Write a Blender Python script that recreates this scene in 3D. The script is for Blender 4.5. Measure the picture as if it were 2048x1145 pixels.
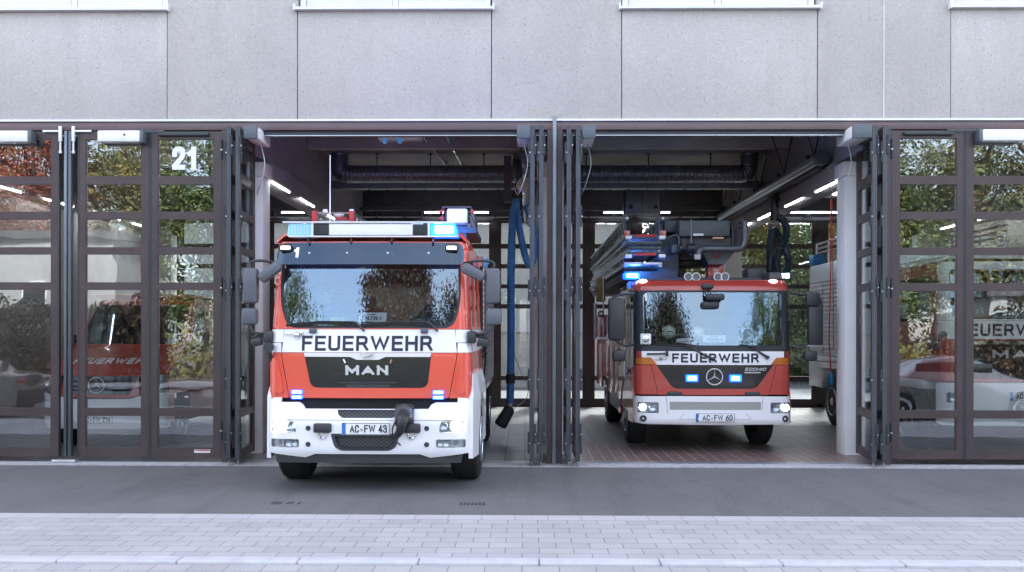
import bpy, bmesh, math, random
from mathutils import Vector, Matrix
from mathutils.geometry import delaunay_2d_cdt

for o in list(bpy.data.objects): bpy.data.objects.remove(o)
SC = bpy.context.scene
COL = SC.collection
R = math.radians
PI = math.pi

# ---------------------------------------------------------------- camera
F_PX, CX, CY = 1850.0, 1024.0, 665.0
CAM_Y, CAM_Z = -13.34, 1.91
ROT = Matrix.Rotation(R(0.8), 3, 'Z') @ Matrix.Rotation(R(90), 3, 'X') @ Matrix.Rotation(R(0.10), 3, 'Z')
cam = bpy.data.cameras.new('camera')
cam.sensor_width = 36.0
cam.lens = F_PX / 2048 * 36
cam.shift_y = 92.5 / 2048
cam.clip_start, cam.clip_end = 0.1, 2000
camo = bpy.data.objects.new('camera', cam)
COL.objects.link(camo)
camo.matrix_world = Matrix.Translation((0, CAM_Y, CAM_Z)) @ ROT.to_4x4()
SC.camera = camo

def at(px, py, D):
    """point of the place seen at a photo pixel, D metres in front of the camera"""
    d = ROT @ Vector(((px - CX) / F_PX, -(py - CY) / F_PX, -1))
    s = D / d.y
    return Vector((d.x * s, CAM_Y + D, CAM_Z + d.z * s))

# ---------------------------------------------------------------- light
SUN_EL, SUN_AZ = R(47), R(18)      # behind the station: its front stands in open shade
w = bpy.data.worlds.new('World'); SC.world = w; w.use_nodes = True
nt = w.node_tree
sky = nt.nodes.new('ShaderNodeTexSky'); sky.sky_type = 'NISHITA'; sky.sun_disc = False
sky.sun_elevation, sky.sun_rotation = SUN_EL, SUN_AZ
sky.air_density, sky.dust_density, sky.ozone_density = 1.0, 2.0, 1.0
bg = nt.nodes['Background']; bg.inputs['Strength'].default_value = 0.15
# thin pinkish-white clouds over the blue
wn = nt.nodes; wl = nt.links
wc = wn.new('ShaderNodeTexCoord'); wm = wn.new('ShaderNodeMapping'); wm.inputs['Scale'].default_value = (1, 1, 2.6); wl.new(wc.outputs['Generated'], wm.inputs[0])
wno = wn.new('ShaderNodeTexNoise'); wno.inputs['Scale'].default_value = 2.3; wno.inputs['Detail'].default_value = 5; wl.new(wm.outputs[0], wno.inputs['Vector'])
wr_ = wn.new('ShaderNodeMapRange'); wl.new(wno.outputs['Fac'], wr_.inputs[0]); wr_.inputs[1].default_value = .36; wr_.inputs[2].default_value = .66; wr_.inputs[3].default_value = .22; wr_.inputs[4].default_value = .72
wx = wn.new('ShaderNodeMix'); wx.data_type = 'RGBA'; wl.new(wr_.outputs[0], wx.inputs[0]); wl.new(sky.outputs[0], wx.inputs[6]); wx.inputs[7].default_value = (3.12, 2.90, 2.84, 1)
wl.new(wx.outputs[2], bg.inputs['Color'])
sl = bpy.data.lights.new('sun', 'SUN'); sl.energy = 3.0; sl.angle = R(10); sl.color = (1, .95, .88)
so = bpy.data.objects.new('sun', sl); COL.objects.link(so)
sd = Vector((math.sin(SUN_AZ) * math.cos(SUN_EL), math.cos(SUN_AZ) * math.cos(SUN_EL), math.sin(SUN_EL)))
so.rotation_euler = sd.to_track_quat('Z', 'Y').to_euler()
SC.view_settings.view_transform = 'Standard'; SC.view_settings.look = 'None'
SC.view_settings.gamma = 1; SC.view_settings.use_curve_mapping = False
SC.view_settings.exposure = 2.8
SC.cycles.max_bounces = 8; SC.cycles.transparent_max_bounces = 24
SC.cycles.sample_clamp_indirect = 4.0
SC.cycles.use_denoising = True
SC.cycles.caustics_reflective = False; SC.cycles.caustics_refractive = False

# ---------------------------------------------------------------- materials
def nodes(name):
    m = bpy.data.materials.new(name); m.use_nodes = True
    t = m.node_tree; return m, t, t.nodes['Principled BSDF'], t.nodes, t.links

def ramp(N, stops):
    r = N.new('ShaderNodeValToRGB')
    while len(r.color_ramp.elements) < len(stops): r.color_ramp.elements.new(.5)
    for e, (p, c) in zip(r.color_ramp.elements, stops):
        e.position = p; e.color = (c, c, c, 1) if isinstance(c, (int, float)) else (*c, 1)
    return r

def coords(N, L, scale=(1, 1, 1), kind='Object'):
    tc = N.new('ShaderNodeTexCoord'); mp = N.new('ShaderNodeMapping'); mp.inputs['Scale'].default_value = scale
    L.new(tc.outputs[kind], mp.inputs[0]); return mp.outputs[0]

def noise(N, L, vec, scale, detail=4, rough=.55):
    n = N.new('ShaderNodeTexNoise'); n.inputs['Scale'].default_value = scale
    n.inputs['Detail'].default_value = detail; n.inputs['Roughness'].default_value = rough
    L.new(vec, n.inputs['Vector']); return n.outputs['Fac']

def mixc(N, L, fac, a, b, mode='MIX'):
    m = N.new('ShaderNodeMix'); m.data_type = 'RGBA'; m.blend_type = mode
    for s, v in ((m.inputs[0], fac), (m.inputs[6], a), (m.inputs[7], b)):
        if isinstance(v, (int, float)): s.default_value = v
        elif isinstance(v, tuple): s.default_value = (*v, 1)
        else: L.new(v, s)
    return m.outputs[2]

def bump(N, L, P, h, strength=.2, dist=.01):
    b = N.new('ShaderNodeBump'); b.inputs['Strength'].default_value = strength; b.inputs['Distance'].default_value = dist
    L.new(h, b.inputs['Height']); L.new(b.outputs[0], P.inputs['Normal'])

def mat(name, col, rough=.5, metal=0., coat=0., var=.12, scale=4., bmp=0., bscale=60., emit=None, estr=0.):
    m, t, P, N, L = nodes(name)
    v = coords(N, L)
    if var:
        f = noise(N, L, v, scale)
        c = mixc(N, L, ramp_link(N, L, f, .3, .7), tuple(x * (1 - var) for x in col), tuple(min(1, x * (1 + var * .6)) for x in col))
        L.new(c, P.inputs['Base Color'])
        mr = N.new('ShaderNodeMapRange'); L.new(noise(N, L, v, scale * 3.1), mr.inputs[0])
        mr.inputs[3].default_value = max(0, rough - .06); mr.inputs[4].default_value = min(1, rough + .08)
        L.new(mr.outputs[0], P.inputs['Roughness'])
    else:
        P.inputs['Base Color'].default_value = (*col, 1); P.inputs['Roughness'].default_value = rough
    P.inputs['Metallic'].default_value = metal
    P.inputs['Coat Weight'].default_value = coat; P.inputs['Coat Roughness'].default_value = .04
    if bmp: bump(N, L, P, noise(N, L, v, bscale, 3), bmp, .01)
    if emit:
        P.inputs['Emission Color'].default_value = (*emit, 1); P.inputs['Emission Strength'].default_value = estr
    return m

def ramp_link(N, L, f, a, b):
    r = ramp(N, [(a, 0.), (b, 1.)]); L.new(f, r.inputs[0]); return r.outputs[0]

def glass(name, refl=.2, tint=(.8, .85, .85), rough=0.0, wav=0., gcol=(.92, .96, 1)):
    m = bpy.data.materials.new(name); m.use_nodes = True; t = m.node_tree; N, L = t.nodes, t.links
    N.remove(N['Principled BSDF'])
    tr = N.new('ShaderNodeBsdfTransparent'); tr.inputs[0].default_value = (*tint, 1)
    gl = N.new('ShaderNodeBsdfGlossy'); gl.inputs['Roughness'].default_value = rough
    gl.inputs[0].default_value = (*gcol, 1)
    lw = N.new('ShaderNodeLayerWeight'); lw.inputs[0].default_value = .25
    mr = N.new('ShaderNodeMapRange'); L.new(lw.outputs['Fresnel'], mr.inputs[0])
    mr.inputs[1].default_value = 0; mr.inputs[2].default_value = 1
    mr.inputs[3].default_value = refl; mr.inputs[4].default_value = min(1, refl + .5)
    mx = N.new('ShaderNodeMixShader'); L.new(mr.outputs[0], mx.inputs[0]); L.new(tr.outputs[0], mx.inputs[1]); L.new(gl.outputs[0], mx.inputs[2])
    if wav:
        b = N.new('ShaderNodeBump'); b.inputs['Strength'].default_value = wav; b.inputs['Distance'].default_value = .02
        L.new(noise(N, L, coords(N, L), 1.6, 1), b.inputs['Height']); L.new(b.outputs[0], gl.inputs['Normal'])
    L.new(mx.outputs[0], N['Material Output'].inputs[0])
    return m

def m_concrete(name, base, seed=0., streak=True):
    m, t, P, N, L = nodes(name)
    v = coords(N, L)
    mp = N.new('ShaderNodeMapping'); mp.inputs['Location'].default_value = (seed * 7 + .37, .2137 + seed * .05, seed * 3); L.new(v, mp.inputs[0]); v = mp.outputs[0]
    big = noise(N, L, v, .7, 5, .6)
    c = mixc(N, L, ramp_link(N, L, big, .35, .65), tuple(x * .88 for x in base), base)
    if streak:
        s = N.new('ShaderNodeMapping'); s.inputs['Scale'].default_value = (2.2, 1, .22); L.new(v, s.inputs[0])
        st = noise(N, L, s.outputs[0], 1.4, 6, .65)
        c = mixc(N, L, ramp_link(N, L, st, .48, .74), c, tuple(x * .86 for x in base))
    fine = noise(N, L, v, 90, 2, .7)
    c = mixc(N, L, ramp_link(N, L, fine, .35, .65), mixc(N, L, 1., c, (.80, .80, .80), 'MULTIPLY'), c)
    med = noise(N, L, v, 26, 3, .75)
    c = mixc(N, L, ramp_link(N, L, med, .35, .65), mixc(N, L, 1., c, (.88, .88, .88), 'MULTIPLY'), c)
    def spots(sc, thr, col, c, rare=.72):
        vo = N.new('ShaderNodeTexVoronoi'); vo.inputs['Scale'].default_value = sc; L.new(v, vo.inputs['Vector'])
        sp = N.new('ShaderNodeSeparateColor'); L.new(vo.outputs['Color'], sp.inputs[0])
        a = N.new('ShaderNodeMath'); a.operation = 'LESS_THAN'; L.new(vo.outputs['Distance'], a.inputs[0])
        b = N.new('ShaderNodeMath'); b.operation = 'MULTIPLY'; L.new(sp.outputs[0], b.inputs[0]); b.inputs[1].default_value = thr
        L.new(b.outputs[0], a.inputs[1])
        g = N.new('ShaderNodeMath'); g.operation = 'GREATER_THAN'; L.new(sp.outputs[1], g.inputs[0]); g.inputs[1].default_value = rare
        k = N.new('ShaderNodeMath'); k.operation = 'MULTIPLY'; L.new(a.outputs[0], k.inputs[0]); L.new(g.outputs[0], k.inputs[1])
        return mixc(N, L, k.outputs[0], c, col)
    c = spots(19, .22, tuple(x * .45 for x in base), c, .78)
    c = spots(38, .36, tuple(x * .50 for x in base), c, .60)
    c = spots(12, .13, tuple(min(1, x * 1.6) for x in base), c, .985)
    L.new(c, P.inputs['Base Color']); P.inputs['Roughness'].default_value = .85
    bump(N, L, P, fine, .25, .006)
    return m

def m_brick(name, cols, mortar, bw, rh, ms, rough=.7, shift=(0, 0), wear=.15, rot=0.):
    m, t, P, N, L = nodes(name)
    v = coords(N, L)
    mp = N.new('ShaderNodeMapping'); mp.inputs['Location'].default_value = (*shift, 0); mp.inputs['Rotation'].default_value = (0, 0, rot)
    L.new(v, mp.inputs[0]); v = mp.outputs[0]
    b = N.new('ShaderNodeTexBrick'); L.new(v, b.inputs['Vector'])
    b.inputs['Scale'].default_value = 1; b.inputs['Brick Width'].default_value = bw; b.inputs['Row Height'].default_value = rh
    b.inputs['Mortar Size'].default_value = ms; b.inputs['Mortar Smooth'].default_value = .3
    b.inputs['Color1'].default_value = (*cols[0], 1); b.inputs['Color2'].default_value = (*cols[1], 1); b.inputs['Mortar'].default_value = (*mortar, 1)
    n = noise(N, L, v, 1.1, 5, .6)
    c = mixc(N, L, ramp_link(N, L, n, .3, .7), mixc(N, L, 1., b.outputs['Color'], (1 - wear,) * 3, 'MULTIPLY'), b.outputs['Color'])
    f = noise(N, L, v, 70, 3, .7)
    c = mixc(N, L, ramp_link(N, L, f, .3, .7), mixc(N, L, 1., c, (.85, .85, .85), 'MULTIPLY'), c)
    L.new(c, P.inputs['Base Color']); P.inputs['Roughness'].default_value = rough
    inv = N.new('ShaderNodeMath'); inv.operation = 'SUBTRACT'; inv.inputs[0].default_value = 1; L.new(b.outputs['Fac'], inv.inputs[1])
    bump(N, L, P, inv.outputs[0], .5, .004)
    return m

def m_asphalt(name, base):
    m, t, P, N, L = nodes(name)
    v = coords(N, L)
    a = noise(N, L, v, .6, 6, .6); b = noise(N, L, v, 140, 2, .8); s = noise(N, L, v, 60, 1, .5)
    c = mixc(N, L, ramp_link(N, L, a, .3, .7), tuple(x * .86 for x in base), tuple(x * 1.1 for x in base))
    c = mixc(N, L, ramp_link(N, L, b, .3, .7), mixc(N, L, 1., c, (.6, .6, .6), 'MULTIPLY'), mixc(N, L, 1., c, (1.25, 1.25, 1.25), 'MULTIPLY'))
    c = mixc(N, L, ramp_link(N, L, s, .68, .74), c, (.35, .34, .33))
    gr_ = noise(N, L, v, 32, 4, .8); c = mixc(N, L, ramp_link(N, L, gr_, .35, .65), mixc(N, L, 1., c, (.82, .82, .82), 'MULTIPLY'), mixc(N, L, 1., c, (1.14, 1.14, 1.14), 'MULTIPLY'))
    tr = N.new('ShaderNodeMapping'); tr.inputs['Scale'].default_value = (1.9, .25, 1); L.new(v, tr.inputs[0])
    c = mixc(N, L, ramp_link(N, L, noise(N, L, tr.outputs[0], 1.3, 4, .6), .50, .72), c, mixc(N, L, 1., c, (.80, .80, .81), 'MULTIPLY'))
    c = mixc(N, L, ramp_link(N, L, noise(N, L, v, 2.6, 5, .7), .60, .68), c, mixc(N, L, 1., c, (.74, .74, .75), 'MULTIPLY'))
    c = mixc(N, L, ramp_link(N, L, noise(N, L, v, 11, 3, .7), .66, .74), c, mixc(N, L, 1., c, (1.3, 1.28, 1.25), 'MULTIPLY'))
    L.new(c, P.inputs['Base Color']); P.inputs['Roughness'].default_value = .8
    bump(N, L, P, b, .5, .006)
    return m

def m_leaf(name, cols, rough=.6):
    m, t, P, N, L = nodes(name)
    v = coords(N, L)
    r = ramp(N, [(.30 + i * .4 / (len(cols) - 1), c) for i, c in enumerate(cols)])
    L.new(noise(N, L, v, .55, 3, .6), r.inputs[0])
    f = noise(N, L, v, 9, 2, .6)
    c = mixc(N, L, ramp_link(N, L, f, .3, .7), mixc(N, L, 1., r.outputs[0], (.5, .5, .5), 'MULTIPLY'), r.outputs[0])
    L.new(c, P.inputs['Base Color']); P.inputs['Roughness'].default_value = rough
    return m

def m_shutter(name, col):
    m, t, P, N, L = nodes(name)
    v = coords(N, L)
    wv = N.new('ShaderNodeTexWave'); wv.bands_direction = 'Z'; wv.inputs['Scale'].default_value = 3.6; L.new(v, wv.inputs['Vector'])
    c = mixc(N, L, wv.outputs['Fac'], tuple(x * .8 for x in col), col); L.new(c, P.inputs['Base Color'])
    P.inputs['Metallic'].default_value = .7; P.inputs['Roughness'].default_value = .38
    bump(N, L, P, wv.outputs['Fac'], .6, .01)
    return m

def m_mesh(name, col, hole, sx, sz):
    """perforated grille: diamond pattern of holes"""
    m, t, P, N, L = nodes(name)
    v = coords(N, L, (sx, 0.0, sz))
    mp = N.new('ShaderNodeMapping'); mp.inputs['Rotation'].default_value = (0, R(45), 0); L.new(v, mp.inputs[0])
    ch = N.new('ShaderNodeTexVoronoi'); ch.inputs['Scale'].default_value = 1; ch.inputs['Randomness'].default_value = 0; L.new(mp.outputs[0], ch.inputs['Vector'])
    c = mixc(N, L, ramp_link(N, L, ch.outputs['Distance'], .34, .42), hole, col)
    L.new(c, P.inputs['Base Color']); P.inputs['Roughness'].default_value = .45
    return m

M = {}
M['concrete'] = m_concrete('washed_concrete', (.57, .54, .51))
M['concrete_b'] = m_concrete('washed_concrete_spandrel', (.575, .545, .52), 2.)
M['hall_concrete'] = mat('hall_concrete', (.44, .43, .42), .9, var=.2, scale=1.5, bmp=.2)
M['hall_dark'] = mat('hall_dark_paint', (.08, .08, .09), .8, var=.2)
M['column_white'] = mat('column_paint', (.82, .82, .83), .6, var=.08, scale=1.5)
M['beam'] = mat('beam_paint', (.36, .35, .36), .8, var=.1)
M['brown'] = mat('brown_metal', (.060, .042, .045), .42, .15, .1, var=.22, scale=2.2)
M['brown_lintel'] = mat('brown_lintel', (.12, .085, .09), .4, .2, .1, var=.1)
M['charcoal'] = mat('charcoal_metal', (.045, .052, .062), .4, .4, var=.12)
M['charcoal_l'] = mat('charcoal_light_metal', (.10, .11, .125), .38, .5, var=.1)
M['alu'] = mat('aluminium', (.55, .57, .60), .35, .8, var=.08)
M['alu_bright'] = mat('bright_trim', (.70, .71, .73), .4, .1, var=.06)
M['white_paint'] = mat('white_enamel', (.78, .79, .80), .35, 0, .2, var=.05)
M['gasket'] = mat('dark_gasket', (.02, .025, .03), .6, var=.1)
M['operator_grey'] = mat('operator_grey', (.095, .115, .13), .45, .2, var=.1)
M['number'] = mat('number_foil', (.80, .82, .86), .5, var=.02)
M['door_glass'] = glass('door_glass', .12, (.93, .955, .945), 0, .12)
M['rear_glass'] = glass('rear_door_glass', .05, (.70, .74, .76))
M['win_glass'] = glass('window_glass', .35, (.6, .65, .7))
M['asphalt'] = m_asphalt('forecourt_asphalt', (.135, .135, .138))
M['road'] = m_asphalt('road_asphalt', (.09, .093, .10))
M['paver'] = m_brick('pavement_pavers', ((.40, .395, .40), (.45, .44, .445)), (.15, .15, .16), .30, .205, .004, .8, (.02, .03), .16)
M['paver_edge'] = m_brick('pavement_edge_slabs', ((.44, .43, .44), (.47, .465, .47)), (.22, .22, .24), .342, .6, .004, .8, (.1, .0), .08)
M['kerb'] = mat('kerb_concrete', (.46, .46, .48), .85, var=.12, scale=6, bmp=.3)
M['hall_paver'] = m_brick('hall_pavers', ((.27, .26, .25), (.36, .34, .33)), (.05, .05, .05), .30, .30, .008, .42, (.05, 0), .25, R(90))
M['red_tile'] = m_brick('hall_red_tiles', ((.21, .125, .11), (.27, .165, .145)), (.52, .48, .46), .30, .17, .010, .30, (.08, .0), .25, R(90))
M['threshold'] = mat('granite_threshold', (.42, .42, .43), .7, var=.25, scale=9)
M['steel'] = mat('galvanised_steel', (.45, .47, .50), .35, .85, var=.2, scale=8)
M['tube'] = mat('lit_tube', (1, 1, 1), .4, var=0, emit=(.93, .96, 1.0), estr=5)
M['duct'] = mat('spiral_duct_metal', (.19, .20, .25), .4, .6, var=.2, scale=5)
M['duct_rail'] = mat('rail_aluminium', (.50, .52, .56), .30, .85, var=.1)
M['hose_blue'] = mat('hose_blue_rubber', (.05, .17, .36), .5, var=.2)
M['hose_teal'] = mat('hose_teal_rubber', (.025, .05, .075), .45, var=.2)
M['black_rubber'] = mat('black_rubber', (.018, .018, .02), .75, var=.3, bmp=.2)
M['black_plastic'] = mat('black_plastic', (.03, .032, .036), .45, var=.2)
M['grey_plastic'] = mat('grey_mirror_plastic', (.095, .105, .125), .5, var=.1)
M['red_cable'] = mat('red_cable', (.45, .03, .03), .5)
M['plug_blue'] = mat('plug_blue', (.02, .20, .50), .4)
M['cream'] = mat('cream_plastic', (.55, .50, .42), .5)
M['blue_off'] = mat('blue_lens', (.10, .35, .70), .15, 0, .5, var=.1, emit=(.1, .4, .9), estr=.05)
M['blue_lit'] = mat('blue_lamp_lit', (.05, .3, 1), .3, var=0, emit=(.0, .035, .9), estr=1.6)
M['blue_core'] = mat('blue_lamp_core', (.6, .9, 1), .3, var=0, emit=(.45, .85, 1.0), estr=4)
M['head_lit'] = mat('headlamp_lit', (1, 1, 1), .3, var=0, emit=(1.0, .97, .92), estr=6)
M['head_dim'] = mat('marker_lit', (1, 1, 1), .3, var=0, emit=(1.0, .93, .85), estr=2.2)
M['chrome'] = mat('chrome', (.75, .77, .80), .12, 1, var=.05)
M['lens'] = glass('lamp_glass', .12, (.92, .94, .95))
M['reflector'] = mat('lamp_reflector', (.6, .62, .65), .15, 1, var=.3, scale=30)
M['amber'] = mat('amber_lens', (.48, .13, .015), .25, 0, .4, var=.05)
M['red_a'] = mat('orange_red_paint', (.70, .085, .050), .30, 0, .7, var=.04, scale=1.5)
M['red_b'] = mat('deep_red_paint', (.42, .048, .036), .30, 0, .7, var=.05, scale=1.5)
M['white_a'] = mat('white_paint', (.80, .80, .82), .30, 0, .5, var=.03, scale=2)
M['grille'] = mat('gloss_black', (.006, .008, .014), .18, 0, .3, var=.1)
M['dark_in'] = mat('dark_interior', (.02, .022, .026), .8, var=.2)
M['dash'] = mat('dashboard_plastic', (.035, .04, .045), .6, var=.2)
M['windscreen'] = glass('windscreen_glass', .105, (.82, .86, .87), gcol=(.66, .84, 1))
M['side_glass'] = glass('side_glass', .18, (.30, .34, .36))
M['visor'] = glass('visor_tinted', .085, (.12, .18, .26), .05, gcol=(.6, .8, 1))
M['letters'] = mat('dark_lettering', (.008, .012, .03), .4, var=0)
M['letters_w'] = mat('white_lettering', (.85, .85, .87), .4, var=0)
M['plate'] = mat('plate_white', (.80, .81, .82), .35, var=.03)
M['plate_blue'] = mat('plate_blue', (.02, .18, .55), .35, var=0)
M['mesh_dark'] = m_mesh('grille_mesh', (.05, .055, .06), (.004, .004, .006), 26, 36)
M['mesh_light'] = m_mesh('grille_mesh_light', (.42, .43, .40), (.16, .17, .15), 90, 90)
M['shutter'] = m_shutter('roller_shutter_metal', (.55, .56, .60))
M['hivis'] = mat('hi_vis_yellow', (.55, .75, .06), .6, var=.1)
M['turnout'] = mat('dark_turnout_cloth', (.03, .035, .06), .85, var=.2)
M['skin'] = mat('skin', (.50, .30, .22), .5, var=.08)
M['hair'] = mat('dark_hair', (.03, .02, .015), .7)
M['helmet'] = mat('luminous_helmet', (.62, .70, .55), .3, 0, .5, var=.05)
M['paper'] = mat('paper', (.75, .77, .78), .7, var=.05)
M['seat_cloth'] = mat('seat_cloth', (.03, .032, .04), .9)
M['alu_tread'] = mat('ladder_aluminium', (.50, .51, .55), .35, .8, var=.2, scale=10)
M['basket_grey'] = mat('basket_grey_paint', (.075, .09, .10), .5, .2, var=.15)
M['bark'] = mat('bark', (.10, .075, .055), .9, var=.3, scale=6, bmp=.5, bscale=20)
M['leaf_green'] = m_leaf('leaves_green', [(.04, .08, .02), (.10, .15, .04), (.22, .22, .05)])
M['leaf_autumn'] = m_leaf('leaves_autumn', [(.15, .13, .03), (.30, .11, .04), (.38, .06, .04), (.30, .21, .05)])
M['leaf_olive'] = m_leaf('leaves_olive', [(.07, .09, .025), (.16, .16, .04), (.34, .24, .06)])
M['leaf_dark'] = m_leaf('leaves_dark', [(.018, .022, .012), (.04, .035, .02), (.10, .045, .02)])
M['render_white'] = mat('white_render', (.36, .365, .37), .85, var=.08, scale=.8)
M['roof_dark'] = mat('roof_felt', (.08, .08, .09), .9)
M['brick_red'] = m_brick('red_brick', ((.28, .10, .06), (.22, .08, .05)), (.30, .28, .26), .24, .08, .01, .9)
M['silver'] = mat('silver_car_paint', (.22, .225, .24), .25, .5, .8, var=.03)
M['line_white'] = mat('road_paint', (.75, .75, .75), .7, var=.15, scale=12)
M['dirt_patch'] = mat('tyre_rubber_mark', (.04, .04, .045), .9, var=.3, scale=20)
M['mustard'] = mat('mustard_case', (.22, .15, .03), .5)
M['pipe_grey'] = mat('pipe_grey', (.20, .23, .26), .4, .3)
M['ladder_metal'] = mat('ladder_metal', (.32, .33, .36), .35, .8, var=.3, scale=10)
M['dull_red'] = mat('dull_red_car', (.045, .02, .02), .3, 0, .5)
M['earth'] = mat('earth', (.10, .10, .09), .95, var=.2)
# ---------------------------------------------------------------- mesh helpers
def tag(o, label=None, cat=None, group=None, kind=None):
    if label: o['label'] = label
    if cat: o['category'] = cat
    if group: o['group'] = group
    if kind: o['kind'] = kind
    return o

def thing(name, label, cat, loc=(0, 0, 0), group=None, rz=0):
    o = bpy.data.objects.new(name, None); COL.objects.link(o)
    o.empty_display_size = .2
    o.location = loc; o.rotation_euler = (0, 0, rz)
    return tag(o, label, cat, group)

class MB:
    def __init__(s): s.bm = bmesh.new()
    def poly(s, pts, faces):
        vs = [s.bm.verts.new(p) for p in pts]
        for f in faces:
            try: s.bm.faces.new([vs[i] for i in f])
            except ValueError: pass
        return vs
    def box(s, x0, x1, y0, y1, z0, z1, bev=0., seg=2, mtx=None):
        p = [(x, y, z) for x in (x0, x1) for y in (y0, y1) for z in (z0, z1)]
        vs = s.poly(p, [(0, 1, 3, 2), (4, 6, 7, 5), (0, 4, 5, 1), (2, 3, 7, 6), (0, 2, 6, 4), (1, 5, 7, 3)])
        if bev:
            es = {e for v in vs for e in v.link_edges}
            r = bmesh.ops.bevel(s.bm, geom=list(es), offset=bev, segments=seg, affect='EDGES', profile=.5)
            vs = list({v for f in r['faces'] for v in f.verts} | {v for v in vs if v.is_valid})
        if mtx is not None: bmesh.ops.transform(s.bm, matrix=mtx, verts=[v for v in vs if v.is_valid])
        return s
    def wedge(s, A, B):
        """hull between two quads A,B of 4 pts each"""
        s.poly(list(A) + list(B), [(0, 1, 2, 3), (7, 6, 5, 4), (0, 4, 5, 1), (1, 5, 6, 2), (2, 6, 7, 3), (3, 7, 4, 0)]); return s
    def prism(s, pts, ax, a0, a1):
        """polygon of 2D pts extruded along axis ax from a0 to a1"""
        def P(u, v, a): return {'x': (a, u, v), 'y': (u, a, v), 'z': (u, v, a)}[ax]
        n = len(pts)
        s.poly([P(u, v, a0) for u, v in pts] + [P(u, v, a1) for u, v in pts],
               [tuple(range(n))[::-1], tuple(range(n, 2 * n))] + [(i, (i + 1) % n, n + (i + 1) % n, n + i) for i in range(n)])
        return s
    def tube(s, pts, r, n=8, caps=True, closed=False):
        pts = [Vector(p) for p in pts]; m = len(pts)
        rr = r if callable(r) else (lambda i: r)
        prev = None; rings = []
        for i, p in enumerate(pts):
            a = pts[(i - 1) % m] if (closed or i > 0) else p
            b = pts[(i + 1) % m] if (closed or i < m - 1) else p
            t = (b - a).normalized()
            if prev is None:
                u = t.orthogonal().normalized()
            else:
                u = (prev - t * prev.dot(t)).normalized()
            prev = u; v = t.cross(u)
            rings.append([s.bm.verts.new(p + (u * math.cos(k * 2 * PI / n) + v * math.sin(k * 2 * PI / n)) * rr(i)) for k in range(n)])
        for i in range(m if closed else m - 1):
            A, B = rings[i], rings[(i + 1) % m]
            for k in range(n): s.bm.faces.new((A[k], A[(k + 1) % n], B[(k + 1) % n], B[k]))
        if caps and not closed:
            s.bm.faces.new(rings[0][::-1]); s.bm.faces.new(rings[-1])
        return s
    def lathe(s, c, ax, prof, n=24):
        """prof: list of (a, r) along axis ax"""
        rings = []
        for a, r in prof:
            row = []
            for k in range(n):
                q, e = math.cos(k * 2 * PI / n) * r, math.sin(k * 2 * PI / n) * r
                d = {'x': (a, q, e), 'y': (q, a, e), 'z': (q, e, a)}[ax]
                row.append(s.bm.verts.new((c[0] + d[0], c[1] + d[1], c[2] + d[2])))
            rings.append(row)
        for A, B in zip(rings, rings[1:]):
            for k in range(n): s.bm.faces.new((A[k], A[(k + 1) % n], B[(k + 1) % n], B[k]))
        s.bm.faces.new(rings[0][::-1]); s.bm.faces.new(rings[-1])
        return s
    def ball(s, c, r, n=12, sc=(1, 1, 1)):
        bmesh.ops.create_uvsphere(s.bm, u_segments=n, v_segments=max(6, n // 2), radius=r,
                                  matrix=Matrix.Translation(c) @ Matrix.Diagonal((*sc, 1)))
        return s
    def done(s, name, m, parent=None, smooth=35, **k):
        bmesh.ops.recalc_face_normals(s.bm, faces=s.bm.faces)
        me = bpy.data.meshes.new(name); s.bm.to_mesh(me); s.bm.free()
        return link(name, me, m, parent, smooth, **k)

def link(name, me, m, parent=None, smooth=35, label=None, cat=None, group=None, kind=None):
    for mm in (m if isinstance(m, (list, tuple)) else [m]): me.materials.append(M[mm] if isinstance(mm, str) else mm)
    if smooth:
        me.polygons.foreach_set('use_smooth', [True] * len(me.polygons))
        me.set_sharp_from_angle(angle=R(smooth))
    o = bpy.data.objects.new(name, me); COL.objects.link(o)
    if parent: o.parent = parent
    return tag(o, label, cat, group, kind)

def B(name, m, parent, *a, bev=0., **k):
    return MB().box(*a, bev=bev).done(name, m, parent, **k)

def copy_tree(o, parent=None):
    c = o.copy(); COL.objects.link(c)
    if parent: c.parent = parent
    for ch in list(o.children): copy_tree(ch, c)
    return c

def rr(x0, x1, z0, z1, r, n=5):
    """rounded rectangle; r one radius or four (bl, br, tr, tl)"""
    rs = r if isinstance(r, (tuple, list)) else (r,) * 4
    out = []
    for (cx, cz, a0), q in zip(((x0, z0, 180), (x1, z0, 270), (x1, z1, 0), (x0, z1, 90)), rs):
        sx, sz = (1 if cx == x0 else -1), (1 if cz == z0 else -1)
        if q <= 0: out.append((cx, cz)); continue
        for i in range(n + 1):
            a = R(a0 + 90 * i / n)
            out.append((cx + sx * q + math.cos(a) * q, cz + sz * q + math.sin(a) * q))
    return out

def roundpoly(pts, r, n=4):
    out = []; m = len(pts)
    for i, p in enumerate(pts):
        p = Vector(p); a = Vector(pts[i - 1]); b = Vector(pts[(i + 1) % m])
        q = r[i] if isinstance(r, (list, tuple)) else r
        if q <= 0: out.append(tuple(p)); continue
        q = min(q, (a - p).length * .45, (b - p).length * .45)
        A = p + (a - p).normalized() * q; Bp = p + (b - p).normalized() * q
        for k in range(n + 1):
            t = k / n; out.append(tuple(A * (1 - t) ** 2 + p * 2 * t * (1 - t) + Bp * t * t))
    return out

def circ(cx, cz, r, n=20): return [(cx + r * math.cos(2 * PI * i / n), cz + r * math.sin(2 * PI * i / n)) for i in range(n)]

def inside(p, poly):
    x, y = p; c = False; n = len(poly)
    for i in range(n):
        x1, y1 = poly[i]; x2, y2 = poly[i - 1]
        if (y1 > y) != (y2 > y) and x < (x2 - x1) * (y - y1) / (y2 - y1) + x1: c = not c
    return c

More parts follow.
